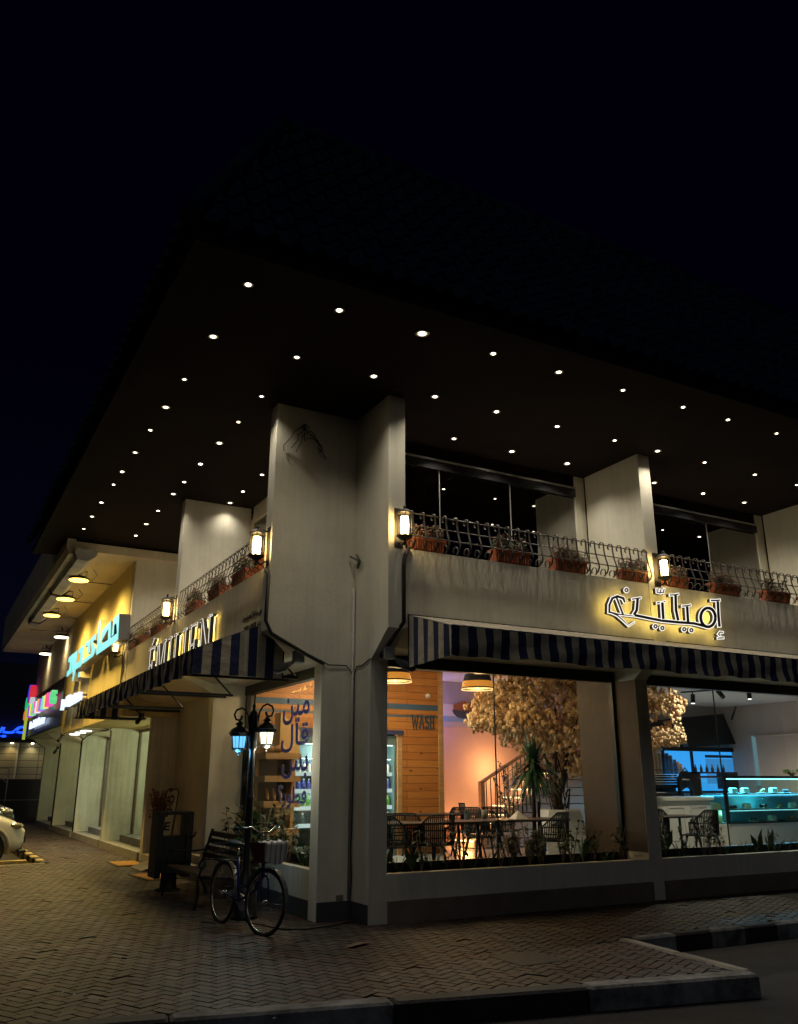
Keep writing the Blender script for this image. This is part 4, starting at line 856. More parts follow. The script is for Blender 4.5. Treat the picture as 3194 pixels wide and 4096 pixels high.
# front basket
fb0=HT+st_*.17+sidev*.06+Vector((0,0,-.06)); 
def FB(a,s_,z): return fb0+st_*a+sidev*s_+Vector((0,0,z))
WK=mat('red_wicker',(.13,.035,.02),.75,bump=.8,bscale=70,var=.3)
def fbx(mb,k):
    lo=[(-.09,-.12),(.1,-.12),(.1,.12),(-.09,.12)]; hi=[(-.14,-.165),(.15,-.165),(.15,.165),(-.14,.165)]
    vs=[FB(a*k,s_*k,-.11) for a,s_ in lo]+[FB(a*k,s_*k,.11) for a,s_ in hi]; vs2=[FB(a*k*.94,s_*k*.94,-.1) for a,s_ in lo]+[FB(a*k*.94,s_*k*.94,.11) for a,s_ in hi]
    mb.add(vs+vs2,[(0,1,2,3)]+[(i,(i+1)%4,4+(i+1)%4,4+i) for i in range(4)]+[(8+i,12+i,12+(i+1)%4,8+(i+1)%4) for i in range(4)]+[(4+i,4+(i+1)%4,12+(i+1)%4,12+i) for i in range(4)]+[(11,10,9,8)])
g=MB(); fbx(g,1); g.build('front_basket',WK,bk)
CLO=bpy.data.materials.new('striped_cloth'); CLO.use_nodes=True; n=CLO.node_tree; b=n.nodes['Principled BSDF']; b.inputs['Roughness'].default_value=.9
wv=n.nodes.new('ShaderNodeTexWave'); wv.inputs['Scale'].default_value=4.5; wv.inputs['Distortion'].default_value=1.5; wv.inputs['Detail'].default_value=3; tcx=n.nodes.new('ShaderNodeTexCoord'); n.links.new(tcx.outputs['Object'],wv.inputs['Vector'])
rp=n.nodes.new('ShaderNodeValToRGB'); rp.color_ramp.elements[0].color=(.35,.33,.3,1); rp.color_ramp.elements[1].color=(.85,.83,.78,1); rp.color_ramp.elements[0].position=.1; rp.color_ramp.elements[1].position=.3; n.links.new(wv.outputs[0],rp.inputs[0]); n.links.new(rp.outputs[0],b.inputs['Base Color'])
g=MB()
def cl_(u,v):
    s_=-.17+u*.34; 
    if v<.3: a=.02+v/.3*.14; z=.118-.02*math.sin(PI*v/.3)+.006*math.sin(u*20)
    else: a=.165+.012*math.sin(u*23+v*3)*(v); z=.118-(v-.3)/.7*(.22+.03*math.sin(u*4))
    return FB(a-(max(0,v-.3)*.05),s_*(1-.12*max(0,v-.3)),z)
sheet(g,cl_,40,14,tuple(-st_*.004)); tag(g.build('cloth',CLO),'pale striped cloth draped over the bicycle front basket','cloth')
# ---------------- OPEN sign, potted shrub, mats ----------------
t=thing('open_sign','tall narrow leaning OPEN board standing by the entrance wall','sign',(-.15,9.3,.16))
cx,cy=-.17,9.25
def osn(a,z,d=0): return Vector((cx-.0+a+ (z)*.10, cy+d, .2+z*1.0))
out_=[(-.13,0),(-.08,-.05),(.08,-.05),(.13,0)]; 
P=[(-.13+.03*0,.0),(-.09,-.04),(.09,-.04),(.13,0),(.13,1.22),(.09,1.27),(-.09,1.27),(-.13,1.22)]
g=MB(); g.poly([osn(a,b) for a,b in P],(0,.03,0)); g.build('board',mat('sign_cream',(.6,.55,.42),.6,var=.15),t)
g=MB(); g.tube([osn(a,b,-.005) for a,b in P],.014,5,closed=True); g.build('frame',DARKM,t)
for i,ch in enumerate('OPEN'): text('letter',ch,DARKM,osn(-.055,.98-i*.27,-.004),(1,0,0),(.1,0,1),.12,.17,.004,.03,t)
g=MB(); g.tube([osn(.1,.9,.05),osn(.22,.88,.3),(cx+.2,cy+.3,.17)],.012,5); g.build('stand',mat('red_metal',(.2,.03,.02),.5),t)
def shrub(name,label,cat,c,h,r,n,m,pot=None,leafs=.06,rr_=None):
    q=random.Random(int(h*1000)+n); t=thing(name,label,cat,c)
    c=Vector(c); z0=c.z
    if pot: 
        g=MB(); g.lathe([(pot*.75,0),(pot,.3),(pot*1.05,.31),(pot*.9,.3)],16,c); g.build('pot',mat('pot_grey',(.2,.17,.15),.7),t); z0+=.28
    g=MB();s=MB()
    for k in range(max(6,n//12)):
        a=q.uniform(0,2*PI); rr=r*q.uniform(.3,1); hh=h*q.uniform(.5,1)
        tip=Vector((c.x+rr*math.cos(a),c.y+rr*math.sin(a),z0+hh)); mid=Vector((c.x+rr*.3*math.cos(a),c.y+rr*.3*math.sin(a),z0+hh*.5))
        s.tube([(c.x,c.y,z0),mid,tip],[.012,.008,.003],4)
        for j in range(12):
            f_=q.uniform(.35,1); p=mid.lerp(tip,f_) if f_>.5 else Vector((c.x,c.y,z0)).lerp(mid,f_*2)
            g.leaf(p,(q.uniform(-1,1),q.uniform(-1,1),q.uniform(-.3,1)),(0,0,1),leafs*q.uniform(.6,1.3),leafs*.5)
    g.build('foliage',m,t); s.build('stem',DRY,t); return t
shrub('potted_shrub','reddish twiggy shrub in a grey pot by the OPEN board','potted plant',(-.28,9.2,.16),1.05,.27,900,mat('leaf_red',(.22,.06,.05),.5,var=.4,vscale=20),.14,.085)
MAT_=mat('coir_mat',(.5,.26,.07),.95,bump=.8,bscale=120,var=.2); MB_=mat('mat_edge',(.03,.025,.02),.8)
for lab,(x,y,a) in(('orange coir doormat on the paving below the entrance step',(-.85,9.4,.0)),('second doormat lying half behind the litter bin',(-.95,6.6,.1))):
    t=thing('doormat',lab,'doormat',(x,y,0)); Mx=Matrix.Translation((x,y,.003))@Matrix.Rotation(a,4,'Z')
    g=MB(); g.bbox(-.3,.3,-.55,.55,0,.012,.004,M=Mx); g.build('border',MB_,t); g=MB(); g.bbox(-.25,.25,-.5,.5,.012,.02,.004,M=Mx); g.build('pile',MAT_,t)
g=MB(); g.poly([(-.5,7.6,.16),(-.5,8.6,.16),(-.95,8.6,.01),(-.95,7.6,.01)],(0,0,.006)); tag(g.build('ramp',CONC),'small pale ramp plate leading up to the cafe entrance step','ramp')
g=MB(); g.profy([(-3.35,-.15),(-2.5,-.15),(-2.5,-.05),(-2.56,.0),(-3.35,.0)],11.3,11.55); tag(g.build('parking_stop',KY),'yellow concrete parking stop lying in front of the white car','parking stop')
g=MB(); g.add([(-.85,-1.15,.003),(-.55,-1.0,.003),(-.5,-1.06,.02),(-.78,-1.22,.025),(-.7,-1.12,.04)],[(0,1,4),(1,2,4),(2,3,4),(3,0,4)]); 
tag(g.build('leaf_litter',DRY),'dry curled leaf lying on the dark paving before the pillar','leaf')
# ---------------- cars ----------------
def car(label,o,rz,paint,dark=False):
    t=thing('parked_car',label,'car',o,'cars parked in the side bays',local=True,rz=rz)   # x forward, nose at x=0
    # body as lofted sections along x: (x, halfwidth, zlow, zbelt, roof z, roof halfwidth)
    secs=[(0,.55,.32,.62,.66,.5),(-.12,.78,.22,.72,.8,.66),(-.45,.88,.2,.84,.93,.74),(-1.0,.91,.2,.95,1.05,.76),(-1.35,.92,.2,1.0,1.14,.72),(-1.9,.92,.2,1.02,1.52,.62),(-2.4,.92,.2,1.03,1.6,.6),(-3.2,.92,.2,1.03,1.58,.6),(-3.9,.9,.22,1.03,1.4,.62),(-4.25,.86,.28,.98,1.05,.7),(-4.35,.8,.35,.8,.85,.6)]
    vs=[];N_=14
    for x,hw,zl,zb,zr,rw in secs:
        ring_=[(0,zl),(hw*.8,zl),(hw,zl+.12),(hw,zb-.2),(hw*.98,zb),(rw+(hw-rw)*.35,zb+(zr-zb)*.5),(rw,zr-.04*(zr>1.2)),(0,zr)]
        full=ring_+[(-a,b) for a,b in ring_[-2:0:-1]]
        vs+=[(x,a,b) for a,b in full]
    fs=[(i*N_+k,i*N_+(k+1)%N_,(i+1)*N_+(k+1)%N_,(i+1)*N_+k) for i in range(len(secs)-1) for k in range(N_)]+[tuple(range(N_)),tuple((len(secs)-1)*N_+k for k in range(N_-1,-1,-1))]
    g=MB(); g.add(vs,fs,True); bo=g.build('body',paint,t); m_=bo.modifiers.new('s','SUBSURF'); m_.levels=2; m_.render_levels=2
    for s_ in(-1,1):
        for x in(-.72,-3.3):
            Mx=Matrix.Translation((x,s_*.84,.33))@Matrix.Rotation(PI/2,4,'X')
            g=MB(); g.lathe([(.2,-.1),(.33,-.09),(.335,0),(.33,.09),(.2,.1)],24,M=Mx); w=g.build('wheel',RUB,t)
            g=MB(); g.lathe([(.05,-.108),(.2,-.105),(.21,-.09)],16,M=Mx); g.lathe([(.05,.108),(.2,.105),(.21,.09)],16,M=Mx); g.build('rim',CHR,w)
            g=MB(); g.tube([(x+.4*math.cos(a),s_*.925,.33+.4*math.sin(a)) for a in [math.radians(q) for q in range(-10,191,20)]],.05,6); g.build('wheel_arch',DARKM if dark else mat('arch_grey',(.25,.25,.24),.6),t)
        g=MB(); g.ball((-.27,s_*.71,.745),.17,14,(1.3,.62,.42)); g.build('headlight',mat('headlight',(.28,.27,.22),.12,metal=.5,coat=1),t)
        g=MB(); g.ball((-1.6,s_*1.0,1.08),.11,8,(.7,1,.75)); g.build('mirror',paint,t)
        g=MB(); g.add([(-1.5,s_*.86,1.1),(-2.0,s_*.70,1.47),(-3.3,s_*.69,1.49),(-3.8,s_*.84,1.1)],[(0,1,2,3)]); 
        for v in list(g.v): pass
        g2=MB(); g2.poly(g.v,(0,s_*.02,0)); g2.build('side_window',DARKM,t)
    g=MB(); g.poly([(-1.22,-.66,1.12),(-1.22,.66,1.12),(-1.84,.56,1.53),(-1.84,-.56,1.53)],(.03,0,.03)); g.build('windscreen',mat('dark_glass',(.01,.012,.015),.05),t)
    g=MB(); g.bbox(-.03,.04,-.5,.5,.42,.56,.01); g.build('grille',DARKM,t)
    g=MB(); g.bbox(-.1,.05,-.72,.72,.24,.3,.01); g.build('bumper_trim',DARKM,t)
    return t
CARW=mat('car_white',(.55,.56,.58),.25,coat=.6); CARD=mat('car_dark',(.02,.022,.026),.2,coat=.8)
car('white hatchback nose poking in beside the yellow parking stop',(-2.6,12.6,-.15),0,CARW).scale=(1.05,1.1,1.12)
car('dark car behind the white hatchback with chrome glints at its headlight',(-2.38,17.6,-.15),0,CARD,True).scale=(1.15,1.15,1.35)
car('pale van like car parked beyond the dark one',(-2.75,22.2,-.15),0,CARW).scale=(1.1,1.15,1.75)
# ---------------- street end: wall, lit panels, blue sign ----------------
t=thing('far_building','dark low building closing the street with a row of lamps over panels','building',(-10,38,0))
g=MB(); g.box(-28,3,38.5,44,-.15,7.5); g.build('wall',mat('far_wall',(.03,.035,.05),.9),t)
PAN=bpy.data.materials.new('panel_wall'); PAN.use_nodes=True; n=PAN.node_tree; b=n.nodes['Principled BSDF']; b.inputs['Roughness'].default_value=.4
tcx=n.nodes.new('ShaderNodeTexCoord'); mpx=n.nodes.new('ShaderNodeMapping'); mpx.inputs['Rotation'].default_value=(PI/2,0,0); n.links.new(tcx.outputs['Object'],mpx.inputs[0]); br=n.nodes.new('ShaderNodeTexBrick'); br.offset=0; br.inputs['Scale'].default_value=1; br.inputs['Brick Width'].default_value=.95; br.inputs['Row Height'].default_value=.33; br.inputs['Mortar Size'].default_value=.015; br.inputs['Color1'].default_value=(.42,.38,.24,1); br.inputs['Color2'].default_value=(.36,.34,.24,1); br.inputs['Mortar'].default_value=(.08,.07,.05,1); n.links.new(mpx.outputs[0],br.inputs['Vector']); n.links.new(br.outputs[0],b.inputs['Base Color'])
g=MB(); g.box(-14,1.6,38.2,38.4,1.75,3.5); g.build('panel_wall',PAN,t)
g=MB(); g.box(-14,1.6,37.6,38.2,3.5,3.7); g.build('canopy',DARKM,t)
g=MB(); g.box(-14,1.6,37.4,38.2,-.15,1.74); g.build('counter',DARKM,t)
g=MB(); g.box(-14,1.6,37.38,37.4,.75,.8); g.build('trim_line',CONC,t)
g=MB(); g.box(-.62,-.54,38.1,38.2,1.75,3.5); g.build('post',WHITE,t)
for i in range(7):
    x=1.0-i*.95
    g=MB(); g.lathe([(.06,3.49),(.07,3.46),(.05,3.45)],10,(x,37.95,0)); g.build('lamp',emit('far_lamp',(1,.9,.6),12),t); spot('far_lamp_beam',(x,37.9,3.42),14,(1,.85,.5) if i%2 else (1,.7,.3),110,1,.05,(0,.35,-1))
BLS=emit('blue_neon',(.01,.07,1),2.2)
t=thing('lit_sign','blue neon Arabic word on the dark building closing the street','sign',(-1.5,38,4))
text('letters','مينا',BLS,(-2.9,38.3,3.75),(1,0,0),(0,0,1),2.75,.95,.05,.012,t,True)
g=MB(); g.box(-.1,2.0,33.4,33.5,-.1,.9)
def frm():
    t=thing('goal_frame','pale steel frame with a diagonal brace before the lit panels','frame',(-2,36,0))
    for i,p in enumerate(([(-3,36,2.25),(-1.05,36,2.25)],[(-1.05,36,2.25),(-1.05,36,.7)],[(-1.8,36,2.25),(-1.1,36,1.6)])):
        g=MB(); g.tube(p,.025,6); g.build('tube',WHITE,t)
frm()
# ================= interior =================
FZ=.3
ORD='first second third fourth fifth sixth seventh eighth ninth tenth eleventh twelfth thirteenth fourteenth fifteenth sixteenth seventeenth eighteenth nineteenth twentieth twenty-first twenty-second twenty-third twenty-fourth twenty-fifth twenty-sixth twenty-seventh twenty-eighth twenty-ninth thirtieth thirty-first thirty-second thirty-third thirty-fourth thirty-fifth thirty-sixth thirty-seventh thirty-eighth thirty-ninth fortieth'.split()
# ---- chairs: wicker shell on splayed legs ----
WICK=mat('black_wicker',(.009,.012,.018),.6)
def make_chair():
    t=thing('wicker_chair','x','chair',(0,0,0),'black wicker chairs in the cafe',local=True)   # faces +y
    def sh(u,z):   # u in -1..1 around back, z height
        a=PI*.5*u*1.15; r=.27+.04*z
        return Vector((r*1.02*math.sin(a),-.02-r*math.cos(a)*.95+.03,.44+z))
    def topz(u): return .40 if abs(u)<.45 else .40-.2*min(1,(abs(u)-.45)/.45)
    g=MB(); N_=38
    for i in range(N_+1):
        u=-1+2*i/N_; g.tube([sh(u,0),sh(u,topz(u)*.5),sh(u,topz(u))],.0085,4)
    for zz in(.09,.19,.29,.37):
        pts=[sh(u,zz) for u in [-1+2*i/24 for i in range(25)] if topz(u)>=zz-.01]
        if len(pts)>2: g.tube(pts,.0085,4)
    g.build('backrest',WICK,t)
    g=MB(); g.tube([sh(u,topz(u)) for u in [-1+2*i/30 for i in range(31)]],.011,6); g.tube([sh(-1,.2),sh(-1,0)+Vector((0,.0,0)),Vector((-.22,.25,.43)),Vector((.22,.25,.43)),sh(1,0),sh(1,.2)],.011,6); g.build('frame',WICK,t)
    g=MB(); g.lathe([(.0,.42),(.25,.42),(.27,.435),(.24,.45)],20); g.build('seat',WICK,t)
    for sx_ in(-1,1):
        for sy_ in(-1,1):
            g=MB(); g.tube([(sx_*.17,sy_*.16,.43),(sx_*.25,sy_*.24,0)],[.018,.011],7); g.build('leg',WICK,t)
    return t
c0=make_chair(); cu=[0]
def chair(px,py,rz,lab,ztop=.84):
    p=W(px,py,2,FZ+ztop); l=(p.x,p.y,FZ)
    if not cu[0]: c0.scale=(1.16,1.12,1.02); c0.location=l; c0.rotation_euler=(0,0,rz); c0['label']=lab; cu[0]=1; return c0
    return dup(c0,l,rz,lab)
chair(1735,3263,.25,'black wicker chair with its back to the glass at the long near table')
chair(1566,3268,-1.3,'black wicker chair cut by the pillar edge at the near table end')
chair(1612,3262,2.9,'black wicker chair on the far side of the near table, close to the pillar')
chair(1706,3226,PI,'black wicker chair alone before the board wall at the far table')
chair(1870,3236,2.7,'black wicker chair under the picture frame on the middle table')
chair(1935,3246,-1.0,'black wicker chair seen from its side in front of the stair')
chair(1995,3234,3.3,'black wicker chair right behind the pane joint, by the stair foot')
chair(2200,3254,.6,'black wicker chair by the white tree planter, curved back to the glass')
chair(2598,3240,-.9,'black wicker chair half hidden by the second pier')
chair(2800,3243,.35,'large looking wicker chair standing before the white coffee bar')
chair(1110,3222,.2,'wicker chair near the left window shelf')
# ---- tables ----
TT=mat('table_top',(.05,.03,.022),.4,var=.2,vscale=4)
def table(label,c,lx,ly,h=.75):
    t=thing('cafe_table',label,'table',(c[0],c[1],FZ))
    g=MB(); g.bbox(c[0]-lx/2,c[0]+lx/2,c[1]-ly/2,c[1]+ly/2,FZ+h-.035,FZ+h,.01); g.build('tabletop',TT,t)
    for sx_ in(-1,1):
        for sy_ in(-1,1): g=MB(); x=c[0]+sx_*(lx/2-.12); y=c[1]+sy_*(ly/2-.1); g.tube([(x,y,FZ+h-.03),(x+sx_*.05,y+sy_*.03,FZ)],[.025,.015],8); g.build('leg',WICK,t)
a=W(1700,3288,2,FZ+.75); table('long dark table right behind the first pane of glass',(a.x,a.y+.1),1.9,.75)
b=W(1765,3254,2,FZ+.75); table('dark table farther back before the wooden boards',(b.x,b.y),1.5,.7)
c=W(2080,3275,2,FZ+.75); table('dark table with a folded napkin pyramid near the tree planter',(c.x,c.y),1.5,.75)
d=W(2690,3262,2,FZ+.75); table('dark table between the second pier and the coffee bar',(d.x,d.y),1.0,.6)
# items on tables
p=W(1835,3245,2,FZ+.76); t=thing('picture_frame','small black stand up frame on the back table','frame',(b.x+.5,b.y,FZ+.75))
g=MB(); x,y,z=b.x+.5,b.y,FZ+.751; g.poly([(x-.07,y,z),(x+.07,y,z),(x+.07,y+.04,z+.18),(x-.07,y+.04,z+.18)],(0,.015,.002)); g.build('border',DARKM,t)
g=MB(); g.poly([(x-.05,y-.002,z+.02),(x+.05,y-.002,z+.02),(x+.05,y+.03,z+.16),(x-.05,y+.03,z+.16)],(0,.002,0)); g.build('card',mat('grey_card',(.2,.2,.2),.6),t)
x,y,z=c.x-.1,c.y-.1,FZ+.751
g=MB(); g.add([(x-.12,y-.1,z),(x+.12,y-.1,z),(x+.12,y+.1,z),(x-.12,y+.1,z),(x,y,z+.13)],[(3,2,1,0),(0,1,4),(1,2,4),(2,3,4),(3,0,4)]); tag(g.build('napkin',WHITE),'white folded napkin pyramid on the table near the planter','napkin')
x,y=c.x-.62,c.y+.1
g=MB(); g.lathe([(.03,z),(.045,z+.02),(.05,z+.14),(.045,z+.14)],12,(x,y,0)); tag(g.build('cup',mat('cup_grey',(.3,.3,.3),.5)),'grey cup standing at the end of the stair side table','cup')
# ---- drinks fridge ----
t=thing('drinks_fridge','wide open drinks fridge built into the board wall, rows of lit bottles','fridge',(2.1,5.3,FZ))
FD=mat('fridge_dark',(.12,.17,.17),.35); FW_=mat('fridge_shelf',(.7,.75,.72),.4)
g=MB(); g.box(1.03,3.22,5.95,6.0,FZ,2.48); g.box(1.03,1.07,5.22,5.95,FZ,2.48); g.box(3.18,3.22,5.22,5.95,FZ,2.48); g.box(1.07,3.18,5.22,5.95,2.3,2.48); g.box(1.07,3.18,5.22,5.95,FZ,.5); g.build('cabinet',FD,t)
g=MB(); g.box(1.1,3.15,5.23,5.26,2.285,2.3); g.build('light_strip',emit('fridge_strip',(.75,1,.95),4),t)
SHZ=[.5,.86,1.16,1.46,1.76]
for z in SHZ[1:]:
    g=MB(); g.box(1.08,3.17,5.3,5.94,z-.02,z); sh_=g.build('shelf',FW_,t)
    g=MB(); g.box(1.08,3.17,5.285,5.3,z-.035,z+.035); g.build('price_rail',emit('rail_lit',(.72,.9,.88),.8),sh_)
    g=MB(); g.box(1.1,3.15,5.31,5.33,z+.27,z+.275); g.build('shelf_lamp',emit('shelf_lamp',(.75,1,.97),14),sh_)
point('fridge_light',(2.1,5.15,2.2),60,(.7,1,.95),.1); point('fridge_light',(2.1,5.35,1.35),30,(.7,1,.95),.1)
def bottle(lab,cb,cc):
    t=thing('drink_bottle',lab,'bottle',(0,0,0),lab and 'bottles standing in the drinks fridge',local=True)
    g=MB(); g.lathe([(.03,0),(.034,.02),(.034,.13),(.03,.15),(.014,.18),(.013,.2)],10); g.build('body',cb,t); g=MB(); g.lathe([(.016,.19),(.016,.215)],8); g.build('cap',cc,t); return t
kinds=[(1.76,'white plastic bottle on the top fridge shelf',mat('milk_white',(.8,.82,.8),.4),mat('cap_blue',(.03,.06,.4),.4)),
 (1.46,'blue and white bottle on the second fridge shelf',mat('bottle_blue',(.1,.14,.6),.4),WHITE),
 (1.16,'green bottle on the third fridge shelf',mat('bottle_green',(.15,.5,.1),.4),mat('cap_yellow',(.7,.6,.1),.4)),
 (.86,'dark bottle with pale label on the lowest fridge shelf',FD,WHITE)]
for z,lab,cb,cc in kinds:
    bt=bottle(lab,cb,cc); 
    for i in range(21):
        x=1.16+i*.0975
        if z<1 and i%2: continue
        lb_=lab+', %s from the left'%ORD[i]
        if i==0: bt.location=(x,5.36,z+.001); bt['label']=lb_
        else: dup(bt,(x,5.36,z+.001),None,lb_)
# ---- bakery shelf by the left window ----
t=thing('bakery_shelf','wooden bakery shelf unit seen through the side window','shelf',(.6,4.7,FZ))
for z in(.75,1.2,1.62,2.0): g=MB(); g.box(.32,.98,4.6,5.15,z,z+.1); g.build('shelf_board',WOODT,t)
g=MB(); g.box(.32,.38,5.1,5.19,FZ,2.55); g.box(.93,1.0,4.9,5.19,FZ,2.55); g.box(.93,1.0,5.0,5.19,2.45,2.6); g.build('upright',WOODT,t)
g=MB(); g.box(.33,.97,5.14,5.16,FZ,2.0); g.build('back_panel',mat('shelf_back',(.08,.06,.05),.8),t)
g=MB(); g.poly([(.62,4.75,2.1),(1.0,4.75,2.1),(1.0,4.75,2.5),(.62,4.75,2.8)],(0,.3,0)); g.build('slanted_panel',mat('cream_panel',(.7,.45,.2),.6),t)
BRD=mat('bread_crust',(.45,.22,.07),.7,var=.4,vscale=20)
for k,(x,y,a,lb) in enumerate(((.42,4.68,.2,'round bread loaf on the top bakery shelf'),(.58,4.66,.5,'long bread loaf leaning on the top bakery shelf'))):
    g=MB(); g.ball((x,y,2.17),.09,12,(1.5 if k else 1.1,.8,.7)); tag(g.build('bread_loaf',BRD),lb,'bread')
for k in range(3):
    g=MB(); g.tube([(.42+k*.12,4.68,1.33),(.45+k*.12,4.8,1.4),(.5+k*.13,5.0,1.5)],[.02,.035,.02],8); tag(g.build('baguette',BRD),('first','second','third')[k]+' long baguette from the left on the middle bakery shelf','bread','baguettes on the bakery shelf')
# ---- WASH lettering ----
t=thing('wall_lettering','dark slab letters WASH on the pine board wall','sign',(3.55,5.19,2.6))
def slab(word,x,y,z,h,w):
    G={'W':[([(0,1),(.22,0),(.42,.8),(.62,0),(.84,1)],.13),([(-.1,.96),(.14,.96)],.09),([(.68,.96),(.95,.96)],.09)],'A':[([(0,0),(.3,1),(.62,0)],.13),([(.12,.33),(.5,.33)],.08),([(-.1,.04),(.14,.04)],.09),([(.48,.04),(.74,.04)],.09)],
       'S':[(arc(.27,.73,.2,.2,20,270,9)+arc(.27,.27,.22,.24,90,-160,9),.13)],'H':[([(.08,0),(.08,1)],.14),([(.52,0),(.52,1)],.14),([(.08,.5),(.52,.5)],.1),([(-.06,.96),(.22,.96)],.09),([(-.06,.04),(.22,.04)],.09),([(.38,.96),(.66,.96)],.09),([(.38,.04),(.66,.04)],.09)]}
    u={'W':0,'A':1.1,'S':1.95,'H':2.65}
    for ch in word:
        g=MB(); sign_strokes(g,G[ch],0,lambda p:Vector((x+(u[ch]+p[0])/3.35*w,y,z+p[1]*h)),(0,-.02,0),0)
        def _f(): pass
        st=[( [(a,b) for a,b in p],ww) for p,ww in G[ch]]
        g.build('letter',mat('slate_paint',(.03,.06,.09),.6),t)
slab('WASH',3.56,5.185,2.63,.26,.52)
# small round camera and plates on wall
g=MB(); g.ball((3.93,5.16,3.28),.035,10); g.lathe([(.05,0),(.05,.03)],14,M=Matrix.Translation((3.93,5.2,3.28))@Matrix.Rotation(PI/2,4,'X')); tag(g.build('dome_camera',WHITE),'small white dome camera on the upper pine boards','camera')
# ---- pendant lamps ----
WEAVE=bpy.data.materials.new('lit_rattan'); WEAVE.use_nodes=True; n=WEAVE.node_tree; b=n.nodes['Principled BSDF']; b.inputs['Base Color'].default_value=(.5,.25,.08,1)
tcx=n.nodes.new('ShaderNodeTexCoord'); br=n.nodes.new('ShaderNodeTexBrick'); mpx=n.nodes.new('ShaderNodeMapping'); mpx.inputs['Rotation'].default_value=(PI/2,0,0); n.links.new(tcx.outputs['Object'],mpx.inputs[0]); n.links.new(mpx.outputs[0],br.inputs['Vector']); br.inputs['Scale'].default_value=9; br.inputs['Color1'].default_value=(1,.30,.03,1); br.inputs['Color2'].default_value=(1,.45,.08,1); br.inputs['Mortar'].default_value=(.12,.03,.0,1); br.inputs['Mortar Size'].default_value=.05; br.inputs['Brick Width'].default_value=.3; br.inputs['Row Height'].default_value=.15
n.links.new(br.outputs[0],b.inputs['Emission Color']); b.inputs['Emission Strength'].default_value=2.0
def pendant(lab,c,s=1):
    c=Vector(c); t=thing('pendant_lamp',lab,'pendant lamp',c,'rattan pendant lamps behind the glass')
    r=.27*s; h=.25*s
    g=MB(); g.lathe([(r*.78,h),(r*.88,h*.55)],28,c,cap=False); g.lathe([(r*.1,h),(r*.78,h)],28,c,cap=False); g.build('shade_top',mat('shade_navy',(.05,.05,.08),.8),t)
    g=MB(); g.lathe([(r*.88,h*.55),(r*.98,h*.14)],28,c,cap=False); g.build('shade_weave',WEAVE,t)
    g=MB(); g.lathe([(r*.985,h*.14),(r,h*.06)],28,c,cap=False); g.build('band',DARKM,t)
    g=MB(); g.lathe([(r,h*.06),(r*1.01,0),(r*.96,0)],28,c,cap=False); g.build('rim',emit('rattan_rim',(1,.55,.2),1.8),t)
    g=MB(); g.ball(c+Vector((0,0,h*.35)),.05,10,(.8,.8,1.4)); g.build('bulb',emit('filament',(1,.75,.35),14),t)
    g=MB(); g.tube([c+Vector((0,0,h)),(c.x,c.y,3.78)],.006,5); g.build('cord',DARKM,t)
    point('pendant_light',c+Vector((0,0,-.02)),38,(1,.62,.28),.08)
pendant('rattan pendant lamp hanging left of the croissant mural',(3.0,2.0,3.07))
pendant('rattan pendant lamp hanging right by the big pillar over the board wall',(1.44,2.0,3.11))
pendant('rattan pendant lamp mostly hidden by the window head',(3.3,3.6,3.62))
# ---- mural ----
t=thing('wall_mural','wide photo mural with a croissant in a blue bowl on the stair wall','mural',(6,6.6,3.2))
g=MB(); g.box(4.32,9.6,6.6,6.62,2.78,3.77); g.build('print',mat('mural_base',(.55,.45,.42),.6,col2=(.38,.36,.42),vscale=.9),t)
g=MB(); g.box(5.0,9.6,6.592,6.6,2.9,3.02); g.build('blue_cloth',mat('mural_blue',(.1,.3,.5),.6,col2=(.3,.4,.5),vscale=3),t)
g=MB(); g.box(4.9,6.6,6.594,6.6,3.02,3.28); g.build('light_panel',mat('mural_light',(.7,.62,.58),.6),t)
g=MB(); g.poly([(5.72+.32*math.cos(a),6.596,3.16+.19*math.sin(a)*(1 if a>PI else .1)) for a in [2*PI*k/24 for k in range(24)]],(0,-.01,0)); g.build('bowl',mat('mural_bowl',(.06,.07,.09),.5),t)
for k in range(7):
    a=-.24+k*.08; g=MB(); g.poly([(5.72+a+.06*math.cos(q),6.585-.001*k,3.22+.03*math.cos(a*6)+.12*math.sin(q)*(1-abs(a)*1.6)) for q in [2*PI*j/12 for j in range(12)]],(0,-.004,0)); g.build('croissant_fold',mat('mural_croissant',(.35,.12,.04),.6),t)
text('handle_text','@wmxps',DARKM,(5.85,6.59,2.8),(1,0,0),(0,0,1),.32,.09,.004,.01,t)
# ---- stair ----
STW=mat('stair_white',(.6,.5,.42),.5); LED=emit('stair_led',(1,.72,.35),5)
t=thing('staircase','short glowing stair with dark wood rail and thin black balusters','staircase',(5.6,6,FZ))
sx0=W(1900,3230,1,5.75).x
for i in range(9):
    x=sx0+i*.26; z=FZ+.0+i*.17
    g=MB(); g.box(x,x+2.4-.0*i,5.8,6.6,z+.02,z+.17); s_=g.build('tread',STW if i else STW,t)
    g=MB(); g.box(x-.02,x-.0,5.82,6.58,z+.13,z+.145); g.build('led_strip',LED,s_)
n0=W(1927,3130,1,5.75); n1=W(2105,3010,1,5.75)
g=MB(); g.tube([(n0.x,5.75,n0.z),(n1.x,5.75,n1.z),(n1.x+.9,5.75,n1.z+.9*(n1.z-n0.z)/(n1.x-n0.x))],.04,8); g.box(n0.x-.05,n0.x+.05,5.7,5.8,FZ,n0.z+.02); g.build('handrail',WOODT,t)
for k in range(16):
    x=n0.x+.12+k*.115; zz=n0.z+(x-n0.x)*(n1.z-n0.z)/(n1.x-n0.x)
    g=MB(); g.tube([(x,5.75,zz),(x,5.75,FZ+(x-n0.x)*.6)],.011,6); g.ball((x,5.75,FZ+.45+(x-n0.x)*.6),.018,6); g.build('baluster',DARKM,t)
